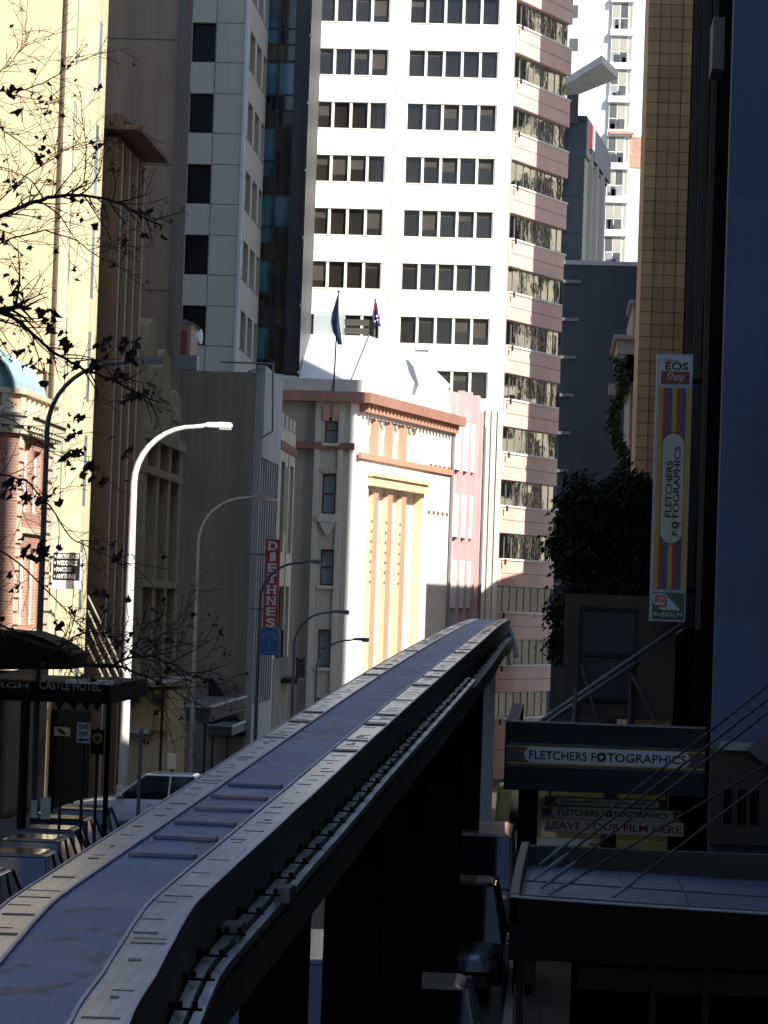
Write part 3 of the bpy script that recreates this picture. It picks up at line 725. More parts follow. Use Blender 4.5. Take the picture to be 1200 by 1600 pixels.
    for k in range(4):
        s0 = ar[0] + .02 + k * pitch - (0 if k == 0 else .42); s1 = s0 + (.95 if k == 0 else 1.35); m_ = (s0 + s1) / 2
        for sg in (-1, 1):
            e = m_ + sg * (s1 - s0) / 2; pts = [(e, za1 - .05), (e, za1 - 1.0)] + [(m_ + sg * (s1 - s0) / 2 * cos(t * pi / 8), za1 - 1.0 + .8 * sin(t * pi / 8)) for t in range(1, 5)] + [(m_, za1 - .05)]
            ac.poly(w, pts if sg < 0 else pts[::-1], -.5, -.1)
    obj('arch', ac, KW, b)
    ln = MB().fb(w, a0 - .25, a1 + .3, zt1 - .02, zt1 + .55, 0, .3); ln.fb(w, a0 - .35, a1 + .4, zt1 + .55, zt1 + .75, 0, .45)
    obj('lintel', ln, KT, b)
    sc = MB().fb(w, .1, L, za0 - .38, za0 - .02, 0, .18); obj('string_course', sc, KO, b)
    dt = MB()
    for k in range(5): s = L - 5.2 + k * 1.05; dt.fb(w, s, s + .5, za1 - 2.2, za1 - 2.05, 0, .06); dt.fb(w, s, s + .4, zt1 - 1.2, zt1 - 1.0, 0, .05); dt.fb(w, s, s + .4, zt1 - 13, zt1 - 12.7, 0, .05)
    pieces('vent', dt, KB, b)
    # cornice with brackets, parapet, roof
    co = MB().fb(n, xl, Xc + .35, zc, zct, -.3, .75); co.fb(w, -.4, L + .4, zc + .003, zct + .003, -.4, .8)
    obj('cornice', co, M('cornice_brown', (.37, .19, .135), .75), b)
    br = MB(); s = .3
    while s < L: br.fb(w, s, s + .3, zc - .5, zc, 0, .5); s += .75
    for px in (507, 521): br.fb(nb, n.hit(px, 640)[0], n.hit(px, 640)[0] + .33, zc - 1.15, zc - .25, 0, .14)
    pieces('bracket', br, KO, b)
    pa = MB().fb(n, xl, Xc + .1, zct, zp, -.5, .25); pa.fb(w, .3, L, zct + .003, zp + .003, -.6, -.1)
    obj('parapet', pa, M('parapet_grey', (.60, .56, .50), .85), b)
    zr_ = P(530, 523, Y + 9).z; A = Vector((xl, Y + .8, zp + .02)); Bv = Vector((Xc - .6, Y + .8, zp + .02)); Cv = w.pt(L, zp + .02, -.9); D = Vector((xl, Y + 19, zp + .02))
    r1 = P(577, 525, Y + 9); r0 = Vector((xl + 1, r1.y, r1.z)); r2 = P(652, 550, Y + 16); r3 = P(704, 602, Y + 20)
    ro = MB().add([A, Bv, Cv, D, r0, r1, r2, r3], [(0, 1, 5, 4), (1, 2, 7), (1, 7, 6, 5), (2, 3, 7), (3, 4, 5, 6, 7), (3, 0, 4)])
    obj('roof', ro, M('white_metal_roof', (.80, .80, .80), .5, .04), b)
    hl = MB().tube([Bv + Vector((0, 0, .05)), r1 + Vector((0, 0, .05))], .05, 5); obj('hip_cap', hl, K_steel, b)
    # air conditioning box and chimney on the roof: things of their own
    f = FN(0, Y + 9.3); a, e, q0, q1 = f.rect(536, 486, 580, 525)
    ac_ = thing('cooling_unit', 'white louvred cooling unit on the white roof ridge between the flags', 'cooling unit', ((a + e) / 2, Y + 10, q0))
    K_ac = M('unit_grey', (.36, .40, .40), .5); sh = MB().poly(F(f.pt(a, 0).xy, (0, 1)), [(0, q0 - .3), (0, q1 - .35), (.5, q1), (1.6, q1), (1.6, q0 - .3)], -(e - a), 0)
    obj('casing', sh, K_ac, ac_)
    lv = MB()
    for k in range(2): zz = q0 + .08 + k * .55; lv.fb(f, a + .12, e - .15, zz, zz + .4, 0, .03)
    obj('louvre', lv, M('louvre_dark', (.06, .055, .045)), ac_)
    f = FN(0, Y + 12); a, e, q0, q1 = f.rect(649, 548, 666, 580)
    ch = thing('roof_vent', 'pale grey square vent standing on the white roof slope', 'vent', ((a + e) / 2, Y + 12.5, q0))
    obj('duct', MB().poly(f, [(a - .05, q0 + .3), (e, q0 - .6), (e + .02, q1 - .03), (a + .02, q1)], -.8, 0), M('galvanised', (.45, .49, .50), .5), ch)
    obj('cap', MB().fb(f, a - .06, e + .08, q1 + .003, q1 + .08, -.85, .05), K_steel, ch)
    def flag(px0, py0, px1, py1, Yp, label, fx, col, detail):
        fl = FN(0, Yp); p0 = P(px0, py0, Yp); p1 = P(px1, py1, Yp)
        ft = thing('flag', label, 'flag', p1)
        obj('flagpole', MB().tube([p1, p0], [.055, .035], 8).tube([p0, p0 + Vector((0, 0, .12))], .07, 8), M('pole_dark', (.08, .075, .07), .5), ft)
        # limp cloth: a folded strip of rows
        mb = MB(); nr = len(fx); vs = []; fs = []; nc = 9
        for i, (yy, xa, xb) in enumerate(fx):
            a = P(xa, yy, Yp); c = P(xb, yy, Yp)
            for j in range(nc):
                t = j / (nc - 1); v = a.lerp(c, t); v.y -= .12 + .12 * sin(t * 9 + i * .6); vs.append(v)
        for i in range(nr - 1):
            for j in range(nc - 1): fs.append((i * nc + j, i * nc + j + 1, (i + 1) * nc + j + 1, (i + 1) * nc + j))
        cl = obj('cloth', mb.add(vs, fs), col, ft, smooth=True); sd = cl.modifiers.new('s', 'SOLIDIFY'); sd.thickness = .02
        detail(ft, Yp)
    def d1(ft, Yp):
        f_ = FN(0, Yp - .26); mb = MB(); p = f_.hit
        mb.poly(f_, [p(527, 480), p(528, 480), p(525, 525), p(523, 522)], 0, .015); mb.poly(f_, [p(520, 501), p(525, 500), p(525, 503), p(520, 504)], .001, .017)
        obj('flag_cross', mb, M('flag_blue_dark', (.03, .04, .12)), ft)
    def d2(ft, Yp):
        f_ = FN(0, Yp - .26); mb = MB()
        for x, y, r in ((589, 494, .09), (590, 500, .07), (586, 502, .07)):
            c = f_.hit(x, y); mb.poly(f_, [(c[0] + r * (1 if k % 2 == 0 else .45) * sin(k * pi / 7), c[1] + r * (1 if k % 2 == 0 else .45) * cos(k * pi / 7)) for k in range(14)], 0, .012)
        obj('flag_star', mb, K_letterw, ft)
        mb = MB(); p = f_.hit; mb.poly(f_, [p(586, 474), p(587, 474), p(586, 486), p(584, 486)], 0, .012); mb.poly(f_, [p(588, 474), p(589, 474), p(594, 506), p(593, 506)], 0, .012); obj('flag_cross', mb, K_red, ft)
    flag(529, 457, 521, 613, Y - .3, 'grey blue flag hanging limp from the tall pole on the parapet', [(460, 528.5, 529.5), (475, 524, 529), (490, 519, 529), (505, 517.5, 530), (518, 520, 532), (530, 526, 534), (539, 528, 535)], M('flag_grey', (.20, .23, .33), .8, pat=None), d1)
    flag(586.5, 470, 585, 527, Y + 10, 'dark blue and red starred flag hanging behind the cooling unit', [(471, 586, 587), (480, 584.5, 589.5), (493, 582, 591), (506, 584, 594), (510, 590, 596)], M('flag_navy', (.05, .04, .16), .8), d2)
    # pink deco building next along the same front
    L2 = 28.4; pz = w.hit(735, 617)[1]
    d = thing('pink_deco_building', 'narrow pink ribbed art deco shop with pale windows beside the flag building', 'building', w.pt(24, z0, -3))
    core = MB(); A = [w.pt(L + .02, 0, -.4).xy, w.pt(L2, 0, -.4).xy, w.pt(L2, 0, -9).xy, w.pt(L + .02, 0, -9).xy]
    core.add([(p.x, p.y, z) for z in (z0, pz) for p in A], [(0, 1, 5, 4), (1, 2, 6, 5), (2, 3, 7, 6), (3, 0, 4, 7), (4, 5, 6, 7)])
    obj('wall', core, M('deco_grey', (.50, .48, .46), .85, .12, 1, .15), d)
    ribs = MB()
    for k, (s, wd, dp, up) in enumerate(((L + .15, .5, .55, -.1), (L + 2.3, .45, .45, .15), (L + 4.2, .45, .45, .2), (L + 5.8, .9, .6, .1), (L + 7.2, .5, .3, -1))):
        ribs.fb(w, s, s + wd * .62, z0, pz + up, -.399, dp * .12); ribs.fb(w, s + wd * .2, s + wd * .45, z0, pz + up - .4, dp * .12, dp * .12 + .03)
    pieces('rib', ribs, M('deco_pink', (.60, .41, .41), .85, .12), d)
    zw = [w.hit(722, y)[1] for y in (658, 735, 772, 840, 876, 950)]
    for k in range(3):
        for s0, s1 in ((L + .65, L + 2.3), (L + 2.75, L + 4.2), (L + 4.65, L + 5.8)):
            hi, lo = zw[2 * k], zw[2 * k + 1]; fm = MB()
            for s in (s0 + .05, (s0 + s1) / 2 - .15, s1 - .35): fm.fb(w, s, s + .3, lo, hi, -.399, -.05)
            for z in (lo, (lo + hi) / 2 + .3, hi - .2): fm.fb(w, s0 + .05, s1 - .05, z, z + .2, -.38, -.09)
            o = obj('window', fm, K_wtrim, d); obj('pane', MB().fb(w, s0, s1, lo, hi, -.399, -.33), M('pale_glass', (.28, .29, .28), .1, bump=.03), o)
    dp = MB(); 
    for s in (L2 - .5, L - .25): dp.tube([w.pt(s, z0, .15), w.pt(s, pz - 2, .15)], .09, 6)
    pieces('downpipe', dp, M('pipe_grey', (.2, .19, .2)), d)
    return w, L2
WF, LF = flag_building()

# --- white tower with pink banded side
def white_tower():
    Y = 202; n = FN(0, Y); Xc = P(776, 950, Y).x; th = radians(24); w = F((Xc, Y), (sin(th), cos(th))); z0 = zr(205); zt = 52
    b = thing('white_office_tower', 'bright white office tower with black ribbon windows and pink banded side', 'building', (Xc - 8, Y + 6, z0))
    zs = [n.hit(700, 413 + (k - 5) * 83.4)[1] for k in range(-1, 14)]; hg = n.hit(700, 413)[1] - n.hit(700, 455.5)[1]
    ra = (n.hit(626, 430)[0], n.hit(768, 430)[0]); la = (ra[0] - .0, 0); wl_ = ra[1] - ra[0]; l1 = n.hit(596, 430)[0]
    hol = []; 
    for z in zs: hol += [(ra[0], ra[1], z - hg, z), (l1 - wl_, l1, z - hg, z)]
    xl = -30; LW = 9.6
    mb = MB().wall(n, xl, Xc, z0, zt, hol, .42)
    base = [(xl, Y + .43), (Xc - .45, Y + .43), w.pt(.4, 0, -.45).xy, w.pt(LW, 0, -.45).xy, (xl, Y + 16)]
    mb.add([(p[0], p[1], z) for z in (z0, zt - .2) for p in base], [(0, 1, 6, 5), (1, 2, 7, 6), (2, 3, 8, 7), (3, 4, 9, 8), (4, 0, 5, 9), (5, 6, 7, 8, 9)])
    obj('wall', mb, K_white, b)
    rb_ = random.Random(8); K_blind = M('blind_brown', (.048, .041, .034), .6)
    for a, e, c, d in hol:
        fm = MB(); pw = (e - a) / 5
        for k in range(0, 6): fm.fb(n, a + k * pw - (.09 if k else .0), a + k * pw + (.09 if k < 5 else 0), c, d, -.41, -.08)
        fm.fb(n, a + .01, e - .01, c - .02, c + .05, -.41, .05)
        o = obj('window', fm, K_white, b)
        obj('pane', MB().fb(n, a, e, c + .02, d, -.42, -.34), K_brownglass, o)
        bl = MB()
        for k in range(5):
            if rb_.random() < .45: h_ = rb_.choice((.2, .35, .5, .7)) * (d - c); bl.fb(n, a + k * pw + .1, a + (k + 1) * pw - .1, d - h_, d - .005, -.339, -.325)
        if bl.f: pieces('blind', bl, K_blind, o)
    jt = MB()
    for z in zs: jt.fb(n, xl, Xc - .02, z - hg - .98, z - hg - .95, 0, .006)
    for px in (612, 797): s = n.hit(px, 300)[0]; jt.fb(n, s, s + .05, z0, zt, 0, .007)
    obj('panel_joint', jt, M('joint_tan', (.30, .26, .20)), b)
    sc = MB()
    for z in zs: s = n.hit(808, 300)[0]; sc.fb(n, s - .05, s + .1, z - hg - .3, z - hg + .1, 0, .08)
    pieces('fixing', sc, K_charcoal, b)
    # pink side: spandrel bands and ribbon glazing
    zt2 = [z + .03 for z in zs]; hp = hg * 1.0
    for i, z in enumerate(zt2):
        zb = z - hp; nxt = zt2[i + 1] if i + 1 < len(zt2) else z0
        bd = MB(); zz0, zz1 = nxt, zb
        bd.add([w.pt(.0, zz0, -.3), w.pt(.25, zz0, .12), w.pt(LW, zz0, .12), w.pt(LW, zz0, -.44), w.pt(0, zz0, -.44), w.pt(.0, zz1, -.3), w.pt(.25, zz1, .12), w.pt(LW, zz1, .12), w.pt(LW, zz1, -.44), w.pt(0, zz1, -.44)],
               [(0, 1, 6, 5), (1, 2, 7, 6), (2, 3, 8, 7), (5, 6, 7, 8, 9), (4, 3, 2, 1, 0)])
        o = obj('pink_spandrel', bd, K_pink, b)
        obj('sill', MB().fb(w, .2, LW, zb - .001, zb + .13, -.2, .2), K_white, o)
        obj('groove', MB().fb(w, .25, LW, (zz0 + zz1) / 2 - .02, (zz0 + zz1) / 2 + .02, .1, .127), M('joint_brown', (.16, .09, .07)), o)
        fm = MB(); s = .15
        while s < LW: fm.fb(w, s, s + .05, zb + .13, z, -.3, -.22); s += 1.22
        fm.fb(w, .15, LW, z - .07, z, -.3, -.215)
        o = obj('window', fm, K_steel, b)
        obj('pane', MB().fb(w, .1, LW, zb + .1, z, -.40, -.26), M('mirror_glass', (.30, .29, .27), .03, .3, .3, 0, metal=1, bump=.45, bscale=.34, spec=.8), o)
    # cream corner piers down the edge of the podium
    cp = MB(); a = n.hit(753, 800)[0]; e = n.hit(782, 800)[0]
    zq = n.hit(765, 640)[1]
    for k in range(3): cp.fb(n, a + k * (e - a) / 3 + .05, a + (k + 1) * (e - a) / 3 - .05, z0, zq + k * .0, .01, .35)
    pieces('corner_pier', cp, M('pier_cream', (.80, .75, .60)), b)
white_tower()

# --- slate blue slab and grey tower beyond it
def slate():
    Y = 203; n = FN(0, Y); a = P(863.5, 950, Y).x; e = 7.6; z0 = zr(200); zt = n.hit(950, 415)[1]
    b = thing('slate_slab_building', 'dark slate blue blank walled building with short pale ledges along its edge', 'building', (4, Y + 1, z0))
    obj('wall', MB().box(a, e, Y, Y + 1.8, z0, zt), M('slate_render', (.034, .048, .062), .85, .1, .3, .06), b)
    ld = MB()
    for k in range(11): q = n.hit(880, 440 + k * 59.2); ld.fb(n, a, n.hit(908 - k * 2, 440)[0], q[1] - .1, q[1] + .12, 0, .25)
    pieces('ledge', ld, M('ledge_pale', (.13, .14, .155)), b)
    cp = MB().fb(n, a, e, zt, zt + .3, -1.9, .12); obj('coping', cp, M('coping_grey', (.3, .31, .34)), b)
slate()
def grey_tower():
    Y = 225; n = FN(0, Y); th = radians(7); Xc = P(891, 950, Y).x; w = F((Xc, Y), (sin(th), cos(th))); L = 16; z0 = zr(225); zt = n.hit(905, 188)[1]
    b = thing('grey_office_tower', 'slim blue grey office tower with dark north windows and a flying flat canopy above', 'building', (Xc - 1, Y + 6, z0))
    K = M('blue_grey_render', (.085, .095, .11), .8, .06)  # darkened so the sunlit faces read as shaded
    B0 = w.pt(L, 0); mb = MB()
    base = [(Xc - 7, Y), (Xc, Y), B0.xy, (Xc - 7, Y + L)]
    mb.add([(p[0], p[1], z) for z in (z0, zt) for p in base], [(0, 1, 5, 4), (1, 2, 6, 5), (2, 3, 7, 6), (3, 0, 4, 7), (4, 5, 6, 7)])
    obj('wall', mb, K, b)
    zf = 3.0
    z = zt - .8
    while z > 15:
        obj('window', MB().fb(n, Xc - 3.2, Xc - .25, z - 2.2, z, 0, .04), M('navy_glass', (.015, .02, .035), .1, bump=.05), b)
        z -= 2.95
    co = MB()
    for s in (2.5, 6.5, 11): co.fb(w, s, s + .8, z0, zt - 2.6, 0, .35)
    co.fb(w, 0, L, zt - 2.8, zt + .3, 0, .12); co.fb(n, Xc - 7, Xc + .1, zt, zt + .35, -.3, .15)
    pieces('column', co, M('blue_grey_trim', (.065, .07, .08)), b)
    pb = MB().fb(w, 4.5, L + .6, zt - 2.5, zt - .2, .12, .3); obj('parapet_band', pb, M('band_slate', (.05, .055, .075)), b)
    sg = thing('banner_sign', 'thin red and pale blue vertical sign on the grey tower corner', 'sign', w.pt(2.4, zt - 2.4, .4))
    obj('red_edge', MB().fb(w, 2.0, 2.3, zt - 1.9, zt - .1, .13, .34), K_red, sg); obj('blue_face', MB().fb(w, 2.303, 3.6, zt - 1.9, zt - .1, .31, .38), M('sky_sign', (.45, .62, .70), .4), sg)
    # flying roof canopy
    H = P(905, 145, 222).z; cn = []
    for px, py in ((880, 135), (940, 98), (966, 123), (906, 147), (876, 150)):
        r = ray(px, py); cn.append(r * (H / r.z))
    mb = MB(); k = len(cn); v = [c.copy() for c in cn] + [c + Vector((0, 0, .55)) for c in cn]
    mb.add(v, [list(range(k)), list(range(2 * k - 1, k - 1, -1))] + [(i, (i + 1) % k, (i + 1) % k + k, i + k) for i in range(k)])
    obj('roof_canopy', mb, M('canopy_pale', (.55, .55, .54), .7), b)
    f = FN(0, 224); a, e, q0, q1 = f.rect(886, 138, 903, 192); obj('lift_shaft', MB().fb(f, a, e, q0, q1 + .2, -4, 0), K, b)
grey_tower()

# --- far white apartment tower
def far_tower():
    Y = 330; n = FN(0, Y); a = P(862, 950, Y).x - 4; e = P(985, 950, Y).x + 4; z0 = zr(260) - 2; zt = 78
    b = thing('apartment_tower', 'distant sunlit white apartment tower with a stack of bay windows', 'building', (5, Y + 5, z0))
    obj('wall', MB().box(a, e, Y, Y + 14, z0, zt), K_white, b)
    K = M('shade_glass', (.10, .10, .09), .1, bump=.05); K2 = M('curtain', (.36, .34, .29))
    rn = random.Random(5)
    for k in range(-1, 10):
        y0 = 5 + k * 52.1; xo = 957 - (y0 - 5) * .034
        s0, s1, q0, q1 = n.rect(xo, y0, xo + 25, y0 + 43)
        fm = MB().poly(FN(0, Y), [(s0, q0), (s1, q0), (s1, q1), (s0, q1)], 0, .5)
        fm.fb(n, s0 - .15, s1 + .6, q1, q1 + .35, 0, .9); fm.fb(n, s1 + .003, s1 + .55, q0, q1, 0, .45); fm.fb(n, s0 - .15, s1 + .6, q0 - .3, q0, 0, .85)
        o = obj('bay_window', fm, K_white, b)
        m_ = (s0 + s1) / 2; zc = q0 + (q1 - q0) * .42
        for u0, u1 in ((s0 + .08, m_ - .05), (m_ + .05, s1 - .08)):
            obj('pane', MB().fb(n, u0, u1, zc + .06, q1 - .1, .5, .53), K2 if rn.random() < .55 else K, o)
            obj('pane', MB().fb(n, u0, u1, q0 + .1, zc - .04, .5, .52), K if rn.random() < .5 else M('pale_glass', (.28, .29, .28)), o)
        jk = MB()
        for j in range(3):
            u = s0 + .2 + rn.random() * (s1 - s0 - .8); jk.fb(n, u, u + .2 + rn.random() * .4, q0 + .1, q0 + .4 + rn.random() * .8, .56, .62)
        obj('balcony_clutter', jk, M('clutter_dark', (.05, .05, .08)), o)
        obj('side_pane', MB().fb(n, s1 + .12, s1 + .45, q0 + .2, q1 - .2, .45, .48), K2, o)
    for y0 in (8, 60):
        s0, s1, q0, q1 = n.rect(890, y0, 903, y0 + 20); obj('window', MB().fb(n, s0, s1, q0, q1, 0, .05), K, b)
    s0, s1, q0, q1 = n.rect(982, 213, 1015, 263); obj('brick_panel', MB().fb(n, s0, s1, q0, q1, 0, .1), M('panel_brick', (.55, .33, .24), pat=('brick', .5, .2, .02)), b)
    s0, s1, q0, q1 = n.rect(951, 207, 990, 212); obj('pink_ledge', MB().fb(n, s0, s1, q0, q1, .2, 1.1), M('panel_brick', (.55, .33, .24)), b)
far_tower()

# ---------------------------------------------------------------- buildings, right side
def tile_building():
    Y = 74; n = FN(0, Y); a = P(985, 950, Y).x; e = a + 1.75; z0 = zr(75); zt = 45
    b = thing('tiled_building', 'tall narrow building faced with brown and ochre tiles in a grid', 'building', (a + 2, Y + 2, z0))
    K1 = M('brown_tile', (.44, .23, .10), .5, .2, .9, .3, pat=('grid', 30, .318, .012), pcol=(.10, .07, .05)); K2 = M('ochre_tile', (.54, .31, .11), .5, .2, .9, .3, pat=('grid', 30, .318, .012), pcol=(.12, .08, .05))
    obj('wall', MB().box(a, a + 12, Y + .05, Y + 4, z0, zt), K1, b)
    p = MB(); q = MB()
    cols = [0, .30, .58, .88, 1.16, 1.44, 1.72]
    for i in range(6):
        s = a + cols[i] + .006; (p if i in (0, 3) else q).fb(n, s, a + cols[i + 1] - .006, z0, zt, -.05, .03 if i == 0 else .0 + .008 * (i % 3))
    pieces('tile_column', p, K2, b); pieces('tile_column', q, K1, b)
    gr = MB()
    for c in (.30, .88, 1.44): gr.fb(n, a + c - .008, a + c + .008, z0, zt, .0, .034)
    obj('grout_line', gr, M('grout', (.07, .05, .035)), b)
tile_building()
def ivy_building():
    Y = 92; n = FN(0, Y); z0 = zr(92); a = P(948, 950, Y).x
    b = thing('corniced_building', 'old pale stone building edge with a bold cornice and ivy growing down it', 'building', (a + 2, Y + 2, z0))
    K = M('pinkish_stone', (.45, .37, .33), .85, .12, 1, .15)
    zc = n.hit(975, 525)[1]; zt = n.hit(995, 475)[1]; x1 = n.hit(986, 500)[0]
    mb = MB().box(n.hit(984, 640)[0], a + 6, Y, Y + 8, z0, zt)
    obj('wall', mb, K, b)
    cm = MB(); c0 = n.hit(959, 530)[0]
    cm.fb(n, c0, a + 3, zc - .14, zc, -6, .5); cm.fb(n, c0 + .12, a + 3, zc - .6, zc - .14, -6, .3)
    cm.fb(n, c0 + .16, c0 + .4, zc - 1.7, zc - .6, -.4, .2); cm.fb(n, c0 + .4, a + 3, zc - 1.75, zc - 1.5, -6, .25); cm.fb(n, n.hit(983, 480)[0], a + 3, zt, zt + .12, -4, .15)
    k = c0 - .12; cm.fb(n, k, k + .3, zc - 1.9, zc - 1.55, -.4, .3)
    obj('cornice', cm, K, b)
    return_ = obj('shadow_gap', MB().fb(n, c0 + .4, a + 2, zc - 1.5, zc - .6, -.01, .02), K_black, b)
    rn = random.Random(9); lv = MB()
    for i in range(800):
        t = rn.random(); py = 560 + t * 190; px = 968 + 9 * sin(t * 9) + rn.gauss(0, 5) + (1 - t) * -3
        p = P(px, py, Y - .15 - rn.random() * .5); r = .05 + rn.random() * .06
        a_ = Vector((rn.uniform(-1, 1), rn.uniform(-1, 1), rn.uniform(-1, 1))).normalized(); c = a_.orthogonal().normalized() * r; a_ *= r
        lv.quad(p + a_, p + c, p - a_, p - c)
    iv = obj('ivy', lv, M('ivy_green', (.06, .07, .03), .6, .4, 2), b)
ivy_building()

def dark_building():
    z0 = zr(45); X = 2.42; Y0, Y1 = 42.5, 57; zt = 13.0
    n = FN(0, Y0); X = n.hit(1118, 950)[0]; f = FE(X, Y1)
    b = thing('dark_office_building', 'dark fronted office building with a plain slate blue side wall', 'building', (X + 3, Y0 + 6, z0))
    K = M('slate_blue_wall', (.10, .165, .285), .7, .14, .35, .22, pat=('grid', 9, 3.1, .012), pcol=(.105, .17, .30))
    obj('side_wall', MB().box(X + .002, X + 11.5, Y0, Y0 + .3, z0, zt), K, b)
    obj('wall', MB().box(X + .25, X + 11.5, Y0 + .302, Y1, z0, zt - .05).box(X + .32, X + 6, Y1 + .002, 63.2, z0, zt - .06), M('dark_render', (.012, .012, .013), .8, spec=.1), b)  # second box is an unseen extension added to shade the silver car
    L = Y1 - Y0; mb = MB()
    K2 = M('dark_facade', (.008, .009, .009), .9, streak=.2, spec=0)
    k = 0; s = 0
    for s0, s1, d in ((0, 1.0, -.01), (1.0, 3.6, -.18), (3.6, 4.1, -.03), (4.1, 7.2, -.18), (7.2, 7.6, -.05), (7.6, 12.6, -.14), (12.6, L - .0, -.02)):
        mb.fb(f, s0, s1 - .01, z0, zt, -.24, d)
    pieces('facade_pier', mb, K2, b)
    ed = MB()
    for s, d, w in ((4.1, -.03, .04), (7.6, -.05, .04), (1.0, -.01, .03)): ed.fb(f, s - w, s, z0 + 6, zt, -.2, d + .006)
    pieces('facade_trim', ed, M('trim_olive', (.05, .045, .035), .6), b)
    wn = MB()
    a = f.hit(1118, 35)
    for z in (2.2, 5.6): obj('window', MB().fb(f, 4.6, 6.8, z, z + 2.2, -.2, -.15), K_dark, b)
    # pale recessed panel high on the front
    s0 = f.hit(1110, 60)[0]; q1 = f.hit(1119, 30)[1]; q0 = f.hit(1113, 122)[1]
    obj('pale_panel', MB().fb(f, 8.6, 9.6, q0, q1, -.15, .05), M('panel_olive', (.16, .155, .12)), b)
dark_building()

# --- corner shop awning with the long sign, the box above it, hanging panels
def capsule(f, a, e, z0, z1, d, m, parent, name='sign_capsule'):
    r = (z1 - z0) / 2; c0, c1 = a + r, e - r; zc = (z0 + z1) / 2
    pts = [(c0 + r * cos(t), zc + r * sin(t)) for t in [pi / 2 + k * pi / 10 for k in range(11)]] + [(c1 + r * cos(t), zc + r * sin(t)) for t in [-pi / 2 + k * pi / 10 for k in range(11)]]
    return obj(name, MB().poly(f, pts, d, d + .012), m, parent)
def fletchers(f, a, e, z0, z1, d, parent, rot=False):
    """FLETCHERS FOTOGRAPHICS with an aperture for the first O, on one line"""
    w = e - a
    text('lettering', 'FLETCHERS F', f, a, a + w * .425, z0, z1, d, K_letterk, parent, bold=.012)
    text('lettering', 'TOGRAPHICS', f, a + w * .495, e, z0, z1, d, K_letterk, parent, bold=.012)
    c = a + w * .460; zc = (z0 + z1) / 2; r = (z1 - z0) * .56
    pts = [(c + r * cos(k * pi / 8), zc + r * sin(k * pi / 8)) for k in range(16)]; inn = [(c + r * .42 * cos(k * pi / 3), zc + r * .42 * sin(k * pi / 3)) for k in range(6)]
    o = obj('aperture_mark', MB().poly(f, pts, d, d + .014), K_letterk, parent); obj('aperture_hole', MB().poly(f, inn, d + .014, d + .017), K_signw, o)
